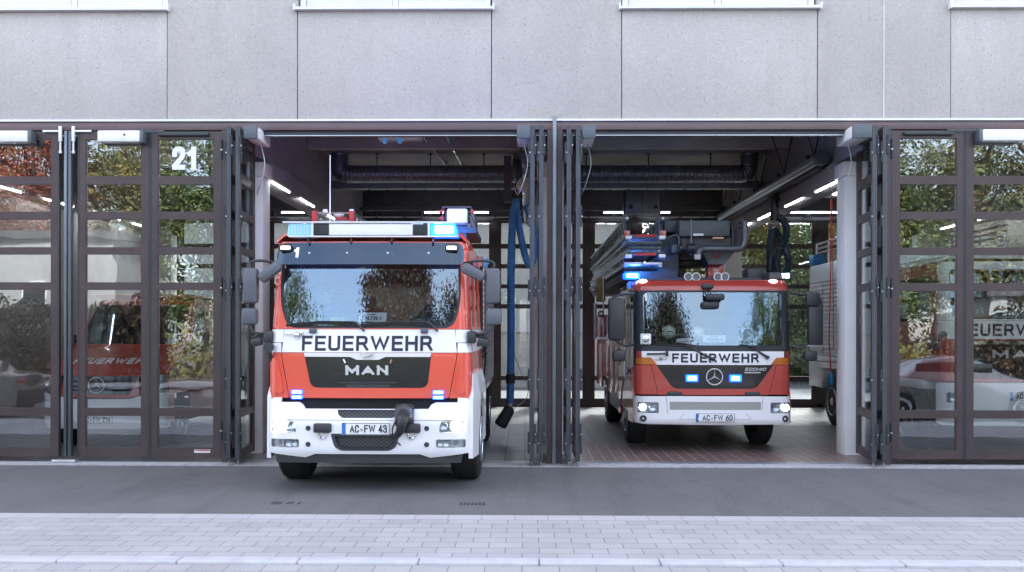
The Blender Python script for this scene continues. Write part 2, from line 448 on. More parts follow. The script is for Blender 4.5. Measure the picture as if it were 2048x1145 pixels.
def densify(poly, d):
    out = []
    for i, p in enumerate(poly):
        q = poly[(i + 1) % len(poly)]
        n = max(1, int(math.hypot(q[0] - p[0], q[1] - p[1]) / d))
        for k in range(n): out.append((p[0] + (q[0] - p[0]) * k / n, p[1] + (q[1] - p[1]) * k / n))
    return out

def panel(name, m, parent, outline, fn, holes=(), thick=.03, grid=.08, smooth=35, **kw):
    loops = [densify(outline, grid)] + [densify(h, grid) for h in holes]
    vs, es = [], []
    for lp in loops:
        b = len(vs); vs += [Vector(p) for p in lp]; es += [(b + i, b + (i + 1) % len(lp)) for i in range(len(lp))]
    xs = [p[0] for p in outline]; zs = [p[1] for p in outline]
    x = min(xs) + grid * .5
    while x < max(xs):
        z = min(zs) + grid * .5
        while z < max(zs):
            if inside((x, z), outline) and not any(inside((x, z), h) for h in holes): vs.append(Vector((x, z)))
            z += grid
        x += grid
    V, _e, Fc = delaunay_2d_cdt(vs, es, [], 0, 1e-5, False)[:3]
    tri = []
    for f in Fc:
        c = sum((V[i] for i in f), Vector((0, 0))) / len(f)
        if inside(c, outline) and not any(inside(c, h) for h in holes): tri.append(f)
    bm = bmesh.new(); used = {i for f in tri for i in f}
    fr = {i: bm.verts.new(fn(V[i].x, V[i].y, 0)) for i in used}
    bk = {i: bm.verts.new(fn(V[i].x, V[i].y, thick)) for i in used}
    cnt = {}
    for f in tri:
        for a, b in zip(f, list(f[1:]) + [f[0]]):
            cnt[(a, b)] = cnt.get((a, b), 0) + 1
        bm.faces.new([fr[i] for i in f]); bm.faces.new([bk[i] for i in reversed(f)])
    nf = len(bm.faces)
    for (a, b) in cnt:
        if (b, a) not in cnt: bm.faces.new((fr[b], fr[a], bk[a], bk[b]))
    bmesh.ops.recalc_face_normals(bm, faces=bm.faces)
    bm.verts.index_update(); uv = {}
    for i, v in fr.items(): uv[v.index] = (V[i].x, V[i].y)
    for i, v in bk.items(): uv[v.index] = (V[i].x, V[i].y)
    me = bpy.data.meshes.new(name); bm.to_mesh(me); bm.free()
    o = link(name, me, m, parent, smooth, **kw)
    if smooth:      # exact surface normals, so reflections stay clean
        e = .004; cache = {}; nl = [None] * len(me.loops)
        for pi, pl in enumerate(me.polygons):
            fnm = pl.normal.copy()
            for li in pl.loop_indices:
                if pi >= nf: nl[li] = fnm; continue
                vi = me.loops[li].vertex_index
                if vi not in cache:
                    u, q = uv[vi]; n = (fn(u + e, q, 0) - fn(u - e, q, 0)).cross(fn(u, q + e, 0) - fn(u, q - e, 0))
                    cache[vi] = n.normalized() if n.length > 1e-12 else fnm
                n = cache[vi]; n = n if n.dot(fnm) > 0 else -n
                nl[li] = n if n.dot(fnm) > .8 else fnm
        me.normals_split_custom_set(nl)
    return o

def text(name, s, m, parent, box, fn, thick=.006, bold=0., spacing=1., shear=0., **kw):
    """letters fitted to box (u0,u1,v0,v1) of a surface fn(u,v,w)"""
    cu = bpy.data.curves.new(name, 'FONT'); cu.body = s; cu.size = 1; cu.offset = bold; cu.space_character = spacing
    cu.extrude = .5; cu.resolution_u = 3; cu.shear = shear
    o = bpy.data.objects.new(name, cu); COL.objects.link(o)
    bpy.context.view_layer.update()
    me = bpy.data.meshes.new_from_object(o.evaluated_get(bpy.context.evaluated_depsgraph_get()))
    bpy.data.objects.remove(o); bpy.data.curves.remove(cu)
    xs = [v.co.x for v in me.vertices]; ys = [v.co.y for v in me.vertices]
    x0, x1, y0, y1 = min(xs), max(xs), min(ys), max(ys)
    for v in me.vertices:
        u = box[0] + (v.co.x - x0) / (x1 - x0) * (box[1] - box[0]); q = box[2] + (v.co.y - y0) / (y1 - y0) * (box[3] - box[2])
        v.co = fn(u, q, -thick if v.co.z > 0 else .001)
    for mm in list(me.materials): pass
    me.materials.clear()
    return link(name, me, m, parent, 0, **kw)

def flat(y):
    return lambda u, v, w: Vector((u, y + w, v))

def crom(pts, k=6, closed=False):
    pts = [Vector(p) for p in pts]; n = len(pts); out = []
    rng = range(n if closed else n - 1)
    for i in rng:
        p0 = pts[i - 1] if (closed or i > 0) else pts[i]; p1 = pts[i]; p2 = pts[(i + 1) % n]
        p3 = pts[(i + 2) % n] if (closed or i + 2 < n) else p2
        for j in range(k):
            t = j / k
            out.append(.5 * ((2 * p1) + (p2 - p0) * t + (2 * p0 - 5 * p1 + 4 * p2 - p3) * t * t + (3 * p1 - p0 - 3 * p2 + p3) * t ** 3))
    if not closed: out.append(pts[-1])
    return out

def resample(pts, d):
    out = [pts[0]]; acc = 0
    for a, b in zip(pts, pts[1:]):
        L = (b - a).length; t = d - acc
        while t <= L: out.append(a.lerp(b, t / L)); t += d
        acc = (acc + L) % d
    return out

def star_emblem(name, parent, c, r, m='chrome'):
    mb = MB()
    mb.tube([(c[0] + r * math.cos(a * 2 * PI / 32), c[1], c[2] + r * math.sin(a * 2 * PI / 32)) for a in range(32)], r * .07, 6, closed=True)
    for k in range(3):
        a = R(90 + 120 * k); d = Vector((math.cos(a), 0, math.sin(a))); e = Vector((-math.sin(a), 0, math.cos(a)))
        C = Vector(c); w_ = r * .15
        p = [C + e * w_ * .8 + d * .0, C - e * w_ * .8, C + d * r * .98, C + Vector((0, -.03 * r / .12, 0)) + d * r * .1, C + Vector((0, .012, 0))]
        mb.poly(p, [(0, 3, 2), (3, 1, 2), (0, 1, 3), (0, 2, 4), (2, 1, 4), (1, 0, 4)])
    return mb.done(name, m, parent, 0)

def plate(parent, cx, z0, z1, x0, x1, fn, txt, lab=None):
    p = panel('number_plate', 'plate', parent, rr(x0, x1, z0, z1, .01), fn, thick=.012, grid=.1, label=lab)
    f2 = lambda u, v, w: fn(u, v, w - .004)
    for nm, pts in (('plate_border', rr(x0 + .004, x1 - .004, z0 + .004, z1 - .004, .008)),):
        panel(nm, 'letters', p, pts, f2, [rr(x0 + .009, x1 - .009, z0 + .009, z1 - .009, .006)], thick=.004, grid=.15)
    panel('country_strip', 'plate_blue', p, [(x0 + .009, z0 + .009), (x0 + .048, z0 + .009), (x0 + .048, z1 - .009), (x0 + .009, z1 - .009)], lambda u, v, w: fn(u, v, w - .003), thick=.003, grid=.2)
    L = x1 - x0; h = z1 - z0
    a, b = txt
    sign('plate_lettering', a, 'letters', p, (x0 + .17 * L, x0 + .36 * L, z0 + .19 * h, z1 - .19 * h), fn, .14, .34, .006)
    sign('plate_lettering', b, 'letters', p, (x0 + .47 * L, x1 - .06 * L, z0 + .19 * h, z1 - .19 * h), fn, .14, .34, .006)
    panel('plate_seal', 'steel', p, circ(x0 + .415 * L, z0 + .42 * h, .017, 12), lambda u, v, w: fn(u, v, w - .004), thick=.004, grid=.2)
    return p

def wheel(parent, c, r=.5, wd=.29, side=1, m_rim='alu', hub=True):
    """tyre turning about x; side=+1 outer face towards +x"""
    x, y, z = c; s = side
    t = MB().lathe((x, y, z), 'x', [(-wd / 2, r * .58), (-wd / 2, r * .86), (-wd / 2 * .8, r * .97), (-wd / 2 * .45, r), (0, r * 1.002), (wd / 2 * .45, r), (wd / 2 * .8, r * .97), (wd / 2, r * .86), (wd / 2, r * .58)], 40)
    for g in (-.3, 0, .3):
        t.lathe((x, y, z), 'x', [(g * wd - .006, r * .95), (g * wd - .006, r * 1.004), (g * wd + .006, r * 1.004), (g * wd + .006, r * .95)], 40)
    wh = MB().lathe((x, y, z), 'x', [(s * a, q) for a, q in ((-.08, r * .3), (-.08, r * .56), (wd / 2 - .01, r * .585), (wd / 2 + .012, r * .56), (wd / 2 - .05, r * .50), (wd / 2 - .10, r * .34), (wd / 2 - .02, r * .30), (wd / 2 + .0, r * .16), (wd / 2 + .02, r * .10))], 32)
    wo = wh.done('wheel', m_rim, parent)
    t.done('tyre', 'black_rubber', wo, 30)
    if hub:
        n = MB()
        for k in range(10):
            a = 2 * PI * k / 10
            n.lathe((x + s * (wd / 2 - .06), y + math.cos(a) * r * .4, z + math.sin(a) * r * .4), 'x', [(0, .018), (s * .03, .016)], 6)
        n.done('wheel_nuts', 'chrome', wo)
    return wo

# ---------------------------------------------------------------- sign lettering drawn from strokes
GLYPH = {  # width, strokes: (points, corner radius)
 'F': (.50, [([(0, 0), (0, 1)], 0), ([(0, 1), (.50, 1)], 0), ([(0, .52), (.44, .52)], 0)]),
 'E': (.52, [([(0, 0), (0, 1)], 0), ([(0, 1), (.52, 1)], 0), ([(0, .52), (.47, .52)], 0), ([(0, 0), (.52, 0)], 0)]),
 'U': (.58, [([(0, 1), (0, 0), (.58, 0), (.58, 1)], .28)]),
 'R': (.58, [([(0, 0), (0, 1)], 0), ([(0, 1), (.54, 1), (.54, .49), (0, .49)], .22), ([(.36, .49), (.60, 0)], 0)]),
 'W': (1.0, [([(0, 1), (.25, 0), (.5, 1), (.75, 0), (1.0, 1)], 0)]),
 'H': (.60, [([(0, 0), (0, 1)], 0), ([(.60, 0), (.60, 1)], 0), ([(0, .52), (.60, .52)], 0)]),
 'M': (.80, [([(0, 0), (0, 1)], 0), ([(.80, 0), (.80, 1)], 0), ([(0, 1), (.40, .25), (.80, 1)], 0)]),
 'A': (.70, [([(0, 0), (.35, 1), (.70, 0)], 0), ([(.13, .30), (.57, .30)], 0)]),
 'N': (.62, [([(0, 0), (0, 1)], 0), ([(.62, 0), (.62, 1)], 0), ([(0, 1), (.62, 0)], 0)]),
 'C': (.56, [([(.56, .74), (.56, 1), (0, 1), (0, 0), (.56, 0), (.56, .26)], .26)]),
 'O': (.60, [([(.30, 1), (0, 1), (0, 0), (.60, 0), (.60, 1), (.30, 1)], .28)]),
 'B': (.54, [([(0, 0), (0, 1)], 0), ([(0, 1), (.48, 1), (.48, .53), (0, .53)], .2), ([(0, .53), (.54, .53), (.54, 0), (0, 0)], .22)]),
 'L': (.48, [([(0, 1), (0, 0), (.48, 0)], 0)]),
 'I': (.0, [([(0, 0), (0, 1)], 0)]),
 '-': (.26, [([(0, .45), (.26, .45)], 0)]),
 ' ': (.12, []),
 '0': (.50, [([(.25, 1), (0, 1), (0, 0), (.50, 0), (.50, 1), (.25, 1)], .25)]),
 '1': (.24, [([(.24, 0), (.24, 1)], 0), ([(0, .76), (.20, .90)], 0)]),
 '2': (.50, [([(0, .70), (0, 1), (.50, 1), (.50, .60), (.0, .08)], .25), ([(0, 0), (.50, 0)], 0)]),
 '3': (.50, [([(0, .78), (0, 1), (.47, 1), (.47, .54), (.18, .54)], .22), ([(.18, .54), (.50, .54), (.50, 0), (0, 0), (0, .22)], .24)]),
 '4': (.54, [([(.40, 0), (.40, 1)], 0), ([(.40, 1), (0, .28)], 0), ([(0, .26), (.54, .26)], 0)]),
 '6': (.50, [([(.44, 1), (.06, .62), (0, .30), (0, 0), (.50, 0), (.50, .58), (.05, .58)], .22)]),
 '7': (.50, [([(0, 1), (.50, 1)], 0), ([(.50, .98), (.16, 0)], 0)]),
}
def open_round(pts, r):
    if not r: return pts
    out = [pts[0]]
    for i in range(1, len(pts) - 1):
        p, a, b = Vector(pts[i]), Vector(pts[i - 1]), Vector(pts[i + 1]); q1 = min(r, (a - p).length * .98 if i == 1 else (a - p).length * .5); q2 = min(r, (b - p).length * .98 if i == len(pts) - 2 else (b - p).length * .5)
        A = p + (a - p).normalized() * q1; Bp = p + (b - p).normalized() * q2
        for k in range(7):
            t = k / 6; m = A * (1 - t) ** 2 + p * 2 * t * (1 - t) + Bp * t * t
            s = .18 * (1 - (2 * t - 1) ** 2); out.append(tuple(m + (p - (A + Bp) / 2).normalized() * (p - (A + Bp) / 2).length * s * .5))
    return out + [pts[-1]]
def sign(name, s, m, parent, box, fn, weight=.17, gap=.30, thick=.004, slant=0., **kw):
    x0, x1, z0, z1 = box; H = z1 - z0; t = weight * H; hc = H - t
    adv = []; cx = 0
    for ch in s: adv.append(cx); cx += GLYPH[ch][0] + gap
    tot = cx - gap; kx = (x1 - x0 - t) / (tot if tot else 1)
    if tot <= .3: kx = hc
    bm = bmesh.new(); n = 0
    for ch, a in zip(s, adv):
        for pts, r in GLYPH[ch][1]:
            P = [(x0 + t / 2 + (a + u) * kx, z0 + t / 2 + v * hc) for u, v in open_round(pts, r)]
            Q = [Vector(P[0])]
            for p, q in zip(P, P[1:]):
                k = max(1, int(math.hypot(q[0] - p[0], q[1] - p[1]) / .12))
                Q += [Vector(p).lerp(Vector(q), (j + 1) / k) for j in range(k)]
            Q[0] = Q[0] - (Q[1] - Q[0]).normalized() * t / 2; Q[-1] = Q[-1] + (Q[-1] - Q[-2]).normalized() * t / 2
            L_, R_ = [], []
            for i, p in enumerate(Q):
                d1 = (Q[i] - Q[i - 1]).normalized() if i else None; d2 = (Q[i + 1] - Q[i]).normalized() if i < len(Q) - 1 else None
                if d1 is None: d1 = d2
                if d2 is None: d2 = d1
                nn = Vector((-(d1.y + d2.y), d1.x + d2.x)).normalized(); c = max(.35, nn.dot(Vector((-d1.y, d1.x)))); o = nn * (t / 2 / c)
                for lst, q in ((L_, p + o), (R_, p - o)):
                    q = Vector((q.x, min(max(q.y, z0), z1))); q.x += slant * (q.y - z0); lst.append(q)
            w_ = thick + n * .00015; n += 1
            F = [[bm.verts.new(fn(q.x, q.y, dd)) for q in lst] for lst, dd in ((L_, -w_), (R_, -w_), (L_, .001), (R_, .001))]
            for i in range(len(Q) - 1):
                for A_, B_ in ((0, 1), (1, 3), (3, 2), (2, 0)): bm.faces.new((F[A_][i], F[A_][i + 1], F[B_][i + 1], F[B_][i]))
            for i in (0, -1): bm.faces.new((F[0][i], F[1][i], F[3][i], F[2][i]))
    bmesh.ops.recalc_face_normals(bm, faces=bm.faces)
    me = bpy.data.meshes.new(name); bm.to_mesh(me); bm.free()
    return link(name, me, m, parent, 0, **kw)
# ================================================================= SETTING
def sheet(name, m, x0, x1, y0, y1, z, th=.05, **k):
    return B(name, m, None, x0, x1, y0, y1, z - th, z, kind='structure', **k)
sheet('ground', 'earth', -400, 400, -400, 400, -.16)
sheet('forecourt_asphalt', 'asphalt', -40, 40, -3.70, -.24, 0)
sheet('pavement_edging', 'paver_edge', -40, 40, -3.945, -3.705, .004)
sheet('pavement', 'paver', -40, 40, -5.56, -3.95, .002)
mb = MB(); rng = random.Random(3)
for i in range(-30, 30):
    x = i * 1.0 + .12
    mb.box(x + .003, x + .997, -5.74, -5.565, -.12, .018 + rng.uniform(-.002, .002), .018, 3)
mb.done('kerb', 'kerb', None, kind='structure')
sheet('lower_pavement', 'paver', -40, 40, -6.6, -5.745, -.006)
sheet('road', 'road', -60, 60, -17.5, -6.605, -.10)
sheet('far_pavement', 'paver', -60, 60, -21, -17.51, .0)
for i in range(-6, 7):
    B('lane_marking', 'line_white', None, i * 6., i * 6. + 3., -11.9, -11.78, -.098, -.096, kind='structure')
sheet('hall_floor', 'hall_paver', -9.2, 10.1, 2.35, 10.45, .012)
sheet('hall_tile_strip', 'red_tile', .30, 10.1, .33, 2.346, .012)
sheet('hall_entry_floor', 'hall_paver', -9.2, .296, .33, 2.346, .012)
sheet('door_threshold', 'threshold', -13.5, 14.5, -.236, .06, .016)
sheet('door_channel', 'steel', -9.2, 10.1, .064, .326, .014)
sheet('rear_yard', 'road', -40, 40, 10.5, 60, -.01)
# rubber marks on the asphalt
mb = MB(); rng = random.Random(8)
for x0, n in ((-2.82, 8), (-.72, 7)):
    for k in range(n):
        if x0 < -2 and k in (3, 6): continue
        x = x0 + k * .042
        mb.box(x, x + .026, -3.12 + rng.uniform(-.02, .02), -2.99 + rng.uniform(-.02, .02), .001, .0035)
mb.done('tyre_marks', 'dirt_patch', None, kind='structure')

# ================================================================= FIRE STATION
ST = thing('fire_station', 'grey washed concrete fire station with brown glazed folding doors', 'fire station')
GRID = [-8.99, -4.28, .43, 5.14, 9.85]
ZC = 4.985     # underside of the concrete
# concrete: spandrels below the windows, piers between
WX = [(c - 1.405, c + 1.405) for c in (-11.3, -6.60, -1.895, 2.79, 7.5, 12.2)]
for a, b in WX:
    B('spandrel_panel', 'concrete_b', ST, a + .006, b - .006, .006, .30, ZC, 6.555, bev=.004)
    # window
    fr = MB()
    fr.box(a + .02, b - .02, .10, .20, 6.60, 6.655).box(a + .02, b - .02, .10, .20, 8.30, 8.36)
    for x in (a + .02, (a + b) / 2 - .04, b - .10): fr.box(x, x + .08, .102, .198, 6.656, 8.299)
    wf = fr.done('window', 'white_paint', ST)
    for x0, x1 in ((a + .101, (a + b) / 2 - .041), ((a + b) / 2 + .041, b - .101)):
        B('pane', 'win_glass', wf, x0, x1, .145, .150, 6.656, 8.299)
        sh = MB()
        for k in range(4): sh.box(x0 + .01, x1 - .01, .11, .125, 6.664 + k * .026, 6.664 + k * .026 + .021)
        sh.done('blind_slats', 'white_paint', wf)
    sl_ = MB().prism([(-.075, 6.556), (-.075, 6.592), (.10, 6.604), (.10, 6.556)], 'x', a - .03, b + .03)
    for x in (a - .045, b + .02): sl_.box(x, x + .025, -.085, .10, 6.54, 6.635, .004)
    sl_.done('window_sill', 'alu_bright', ST, 20)
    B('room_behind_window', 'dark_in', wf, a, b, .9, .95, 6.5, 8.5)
px = [-14.3] + [v for ab in WX for v in ab] + [15.2]
for a, b in zip(px[::2], px[1::2]):
    if a < 5.14 < b:
        B('pier_panel', 'concrete', ST, a + .006, 5.132, 0, .30, ZC, 8.5, bev=.004)
        B('pier_panel', 'concrete', ST, 5.148, b - .006, 0, .30, ZC, 8.5, bev=.004)
        B('joint_strip', 'alu_bright', ST, 5.134, 5.146, -.006, .28, ZC, 8.5)
    else:
        B('pier_panel', 'concrete', ST, a + .006, b - .006, 0, .30, ZC, 8.5, bev=.004)
B('wall_core', 'gasket', ST, -14.3, 15.2, .305, .42, 5.0, 6.55)
B('upper_wall', 'concrete', ST, -14.3, 15.2, 0, .4, 8.505, 10.0)
B('shading_storeys', 'concrete', ST, -14.3, 15.2, 0, 10.68, 10.005, 24.0)  # unseen storeys, added this tall so their shadow covers the street
for a, b in WX:  # windows dressing the added storeys
    B('shading_storey_window', 'win_glass', ST, a, b, -.02, -.004, 10.4, 12.0)
    B('shading_storey_window', 'win_glass', ST, a, b, -.02, -.004, 14.2, 15.8)
B('roof', 'roof_dark', ST, -14.5, 15.4, -.2, 10.9, 24.005, 24.3)  # caps the added storeys, out of view
B('drip_rail', 'alu_bright', ST, -14.3, 15.2, -.035, .06, 4.953, 4.982)
B('lintel', 'brown_lintel', ST, -14.3, 15.2, -.005, .12, 4.83, 4.951, bev=.004)
for a, b in zip(GRID, GRID[1:]):
    B('door_track', 'charcoal', ST, a + .12, b - .12, .06, .16, 4.765, 4.829)
    B('track_seal', 'alu', ST, a + .12, b - .12, .05, .056, 4.757, 4.766)
for x0, x1 in ((-14.3, -9.11), (9.97, 15.2)):
    B('side_wall', 'concrete', ST, x0, x1, .01, .25, 0, 4.828)
for x in GRID:
    B('door_post', 'brown', ST, x - .11, x - .035, .0, .12, .02, 4.829)
    B('door_post', 'brown', ST, x + .035, x + .11, .0, .12, .02, 4.829)
    B('post_cover', 'charcoal', ST, x - .034, x + .034, .01, .10, .02, 4.952)
B('downpipe', 'pipe_grey', ST, .393, .450, -.05, -.012, .02, 5.02, bev=.01)
# columns, beams
for x in GRID:
    for y in (1.0, 9.5):
        c = MB().box(x - .2, x + .2, y, y + .4, .016, 4.33, .012)
        if y < 2: c.box(x - .235, x + .235, y - .035, y + .42, 4.331, 4.55, .006)
        c.done('column', 'column_white', ST)
    b = MB().box(x - .22, x + .22, 1.45, 9.45, 4.33, 4.63, .01).box(x - .14, x + .14, .45, 10.2, 4.635, 5.575)
    b.done('beam', 'beam', ST)
B('ceiling', 'hall_concrete', ST, -9.2, 10.1, .42, 10.4, 5.58, 5.9)
for y in (4.2, 7.3):
    for a, b in zip(GRID, GRID[1:]): B('ceiling_rib', 'hall_concrete', ST, a + .145, b - .145, y, y + .18, 5.40, 5.578)
B('hall_side_wall', 'hall_concrete', ST, -9.35, -9.205, .3, 10.4, 0, 5.575)
B('hall_side_wall', 'hall_concrete', ST, 10.105, 10.25, .3, 10.4, 0, 5.575)
RD = 10.23
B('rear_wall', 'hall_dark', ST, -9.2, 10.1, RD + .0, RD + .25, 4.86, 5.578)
B('rear_wall_outer', 'concrete', ST, -14.3, 15.2, RD + .255, RD + .45, 4.86, 10.0)
for x in GRID: B('rear_door_post', 'brown', ST, x - .11, x + .11, RD, RD + .14, .0, 4.858)

ROWS = [(4.165, 4.700), (3.650, 4.045), (3.135, 3.540), (2.625, 3.030), (.800, 2.515), (.225, .685)]
def leaf_mesh(wd, mb=None):
    mb = MB(); st = .115
    mb.box(.022, st, 0, .055, .10, 4.815).box(wd - st, wd - .022, 0, .055, .10, 4.815)
    zs = [4.815] + [v for r in ROWS for v in (r[1], r[0])] + [.10]
    for z1, z0 in zip(zs[::2], zs[1::2]): mb.box(st + .0005, wd - st - .0005, 0, .055, z0, z1)
    for z0, z1 in ROWS:   # glazing beads
        for a, b, c, d in ((st, st + .012, z0, z1), (wd - st - .012, wd - st, z0, z1)): mb.box(a + .0005, b, .008, .045, c + .0006, d - .0006)
    return mb
def make_leaf(wd, gl='door_glass'):
    e = bpy.data.objects.new('door_leaf', None); COL.objects.link(e); e.parent = ST
    leaf_mesh(wd).done('leaf_frame', 'brown', e, 0)
    g = MB()
    for z0, z1 in ROWS: g.box(.128, wd - .128, .024, .030, z0 + .001, z1 - .001)
    g.done('glazing', gl, e, 0)
    p = MB()
    for x0, x1 in ((0, .021), (wd - .021, wd)):
        p.box(x0, x1, -.004, .06, .09, 4.82)
    p.done('edge_profile', 'charcoal', e, 0)
    return e
def hinges(e, x, y=-.012, zs=(4.55, 2.55, .48), s=.28):
    for z in zs:
        h = MB().tube([(x, y, z - s / 2), (x, y, z + s / 2)], .016, 8).box(x - .022, x + .022, y, y + .02, z - s / 2 + .01, z + s / 2 - .01)
        ho = h.done('hinge', 'gasket', e)
        MB().tube([(x, y, z - .012), (x, y, z + .004)], .019, 8).done('hinge_pin', 'alu', e)
proto = make_leaf(1.05)
W = 1.05; first = True
def place_leaf(x, y, rz=0, hinge_x=None, z=0):
    global first
    e = proto if first else copy_tree(proto); 
    first = False
    e.location = (x, y, z); e.rotation_euler.z = rz
    return e
closed = []
for a, b in ((GRID[0], GRID[1]), (GRID[3], GRID[4])):
    xs = [a + .115, a + .115 + W + .004, b - .119 - 2 * W, b - .115 - W]
    for x in xs: closed.append(place_leaf(x, .01))
    B('center_post', 'charcoal_l', ST, (a + b) / 2 - .055, (a + b) / 2 - .015, -.015, .06, .10, 2.98, bev=.004)
    B('center_post', 'charcoal_l', ST, (a + b) / 2 + .008, (a + b) / 2 + .05, -.015, .06, .10, 4.82, bev=.004)
    B('center_post', 'pipe_grey', ST, (a + b) / 2 - .055, (a + b) / 2 - .015, -.015, .06, 2.985, 4.82, bev=.004)
for e, x in zip(closed, (.0, None, None, W, .0, None, None, W)):
    if x is not None: hinges(e, x)
# open stacks: (x of the leaf edge, with operator?, which side)
OUT = -.30
STK = [(-4.20, 0), (-4.07, 1), (.10, -1), (.225, 0), (.615, 0), (.745, 1), (4.90, -1), (5.045, 0)]
for x, s in STK:
    e = place_leaf(x + .03, OUT, R(82) if x > 4 else R(95) if x < -4 else R(90))
    # ribbed light edges of the folded leaf as seen end-on
    p = MB()
    for k in (.004, .024, .044): p.box(-.003, -.0005, k - .058 + .058, k + .008, .11, 4.80)
    p.done('edge_rib', 'charcoal_l', e, 0)
    hinges(e, .01, .070 if s <= 0 else -.015, (4.45, 3.55, 2.5, 1.25, .35), .3)
    MB().tube([(.06, .028, .02), (.06, .028, .1)], .012, 8).box(.03, .09, .01, .045, .085, .10).done('floor_bolt', 'steel', e)
def operator(x0, x1, y0, y1, z0, z1, along='x', end='x1'):
    o = B('door_operator', 'white_paint', ST, x0, x1, y0, y1, z0, z1, bev=.02)
    if end == 'x1': B('operator_end_cap', 'operator_grey', o, x1 + .001, x1 + .05, y0 + .003, y1, z0 - .01, z1 + .002, bev=.008)
    if end == 'x0': B('operator_end_cap', 'operator_grey', o, x0 - .05, x0 - .001, y0 + .003, y1, z0 - .01, z1 + .002, bev=.008)
    if end == 'y0': B('operator_end_cap', 'operator_grey', o, x0 - .003, x1 + .003, y0 - .05, y0 - .001, z0 - .015, z1 + .003, bev=.012)
    return o
operator(-6.145, -5.53, -.15, .0, 4.635, 4.80)
operator(-7.80, -7.15, -.15, .0, 4.635, 4.80)
operator(6.48, 7.08, -.15, .0, 4.635, 4.80, end='x0')
MB().tube([(-5.75, -.153, 4.735), (-5.75, -.148, 4.735)], .016, 10).done('operator_socket', 'gasket', ST)
for x0, x1 in ((-3.985, -3.80), (-.115, .068), (.81, .99), (4.60, 4.865)):
    o = operator(x0, x1, OUT + .05, OUT + .72, 4.66, 4.83, end='y0')
    MB().tube(crom([(x0 + .1, OUT + .5, 4.66), (x0 + .15, OUT + .52, 4.35), (x0 + .02, OUT + .6, 3.95), (x0 - .05, OUT + .9, 4.1)], 6), .006, 6).done('operator_cable', 'alu', ST)
# slim overhead closers and bolts on the closed doors
for x0, x1 in ((-5.31, -4.58), (5.42, 6.12)):
    B('overhead_closer', 'charcoal', ST, x0, x1, -.045, .006, 4.745, 4.79, bev=.004)
    B('closer_arm', 'charcoal_l', ST, x0 - .35 if x0 < 0 else x1 - .1, x0 + .1 if x0 < 0 else x1 + .35, -.06, -.048, 4.80, 4.815)
for cx in (-6.635,):
    for s in (-1, 1):
        x = cx + s * .095
        bb = MB().tube([(x, -.04, 4.52), (x, -.04, 4.83)], .012, 8).box(x - .02, x + .02, -.06, -.02, 4.66, 4.88, .005)
        bb.box(min(x, x + s * .26), max(x, x + s * .26), -.045, -.03, 4.80, 4.825)
        bb.ball((x, -.04, 4.505), .024, 8)
        bb.done('door_bolt', 'white_paint', ST)
B('bolt_bracket', 'alu', ST, -6.82, -6.48, -.10, -.01, .018, .06, bev=.006)
# house number and a small sticker
sign('house_number', '21', 'number', closed[3], (.315, .665, 4.265, 4.600), flat(.0236), .215, .42, .001)
st = B('door_sticker', 'paper', ST, -4.79, -4.56, .0055, .0095, .155, .200)
B('sticker_stripe', 'red_cable', st, -4.78, -4.57, .003, .0052, .180, .195)
# rear doors
rproto = make_leaf(1.05, 'rear_glass')
rf = True
for a, b in zip(GRID, GRID[1:]):
    for x in (a + .115, a + .115 + W + .06, b - .175 - 2 * W, b - .115 - W):
        e = rproto if rf else copy_tree(rproto)
        rf = False; e.location = (x, RD + .04, 0)
    B('rear_center_post', 'brown', ST, (a + b) / 2 - .078, (a + b) / 2 + .078, RD + .02, RD + .12, .05, 4.858)
    for x in (a + .115 + W, b - .175 - W + .0): B('rear_seam_post', 'brown', ST, x + .001, x + .059, RD + .03, RD + .11, .05, 4.858)
    B('rear_threshold', 'brown', ST, a + .11, b - .11, RD + .02, RD + .12, -.02, .098)

# ================================================================= THINGS HANGING IN THE HALL
def strip_light(x0, x1, y0, y1, z, lab, grp, ax):
    t = thing('strip_light', lab, 'strip light', ((x0 + x1) / 2, (y0 + y1) / 2, z), grp)
    dx, dy = (x1 - x0) / 2, (y1 - y0) / 2
    B('housing', 'white_paint', t, -dx, dx, -dy, dy, .031, .07)
    B('lamp_tube', 'tube', t, -dx + .01, dx - .01, -dy + .005, dy - .005, .008, .03, bev=.006)
ORD = ['nearest', 'second', 'third', 'farthest']
for bi, (bx, nm) in enumerate(((-4.055, 'left beam of the left bay'), (4.955, 'right beam of the ladder truck bay'), (-8.7, 'far left hall wall, added to brighten the van'), (9.6, 'far right hall wall'))):  # far left row is added to brighten the van behind the doors
    for k, (d0, d1) in enumerate(((14.75, 15.85), (16.6, 17.7), (18.65, 19.75), (20.4, 21.5))):
        strip_light(bx - .022, bx + .022, d0 - 13.34, d1 - 13.34, 4.29, 'lit tube under the %s, %s from the street' % (nm, ORD[k]), 'strip lights under the beams', 'y')
for k, (x0, x1, nm) in enumerate(((-5.95, -5.30, 'seen past the left column above the fire engine'), (-2.46, -1.98, 'beside the lit blue roof beacon'), (-1.32, -.88, 'right of the white roof box of the fire engine'),
                        (1.90, 2.44, 'left of the grey heater unit'), (3.0, 3.52, 'right of the grey heater unit'), (6.42, 7.6, 'behind the red hanging cable'))):
    strip_light(x0, x1, 9.14, 9.17, 4.80, 'lit tube on the rear rail, %s' % nm, 'strip lights along the rear rail', 'x')
t = thing('light_rail', 'long grey trough rail carrying the rear strip lights', 'rail', (0, 9.15, 4.86))
for a, b in zip(GRID, GRID[1:]):
    B('rail_segment', 'charcoal_l', t, a + .25, b - .25, -.06, .06, .005, .09)
    B('lower_rail', 'charcoal', t, a + .25, b - .25, .25, .33, -.20, -.13)
    for k in range(4):
        x = a + .6 + k * 1.1
        B('rail_hanger', 'charcoal', t, x, x + .05, .02, .30, -.13, .004)
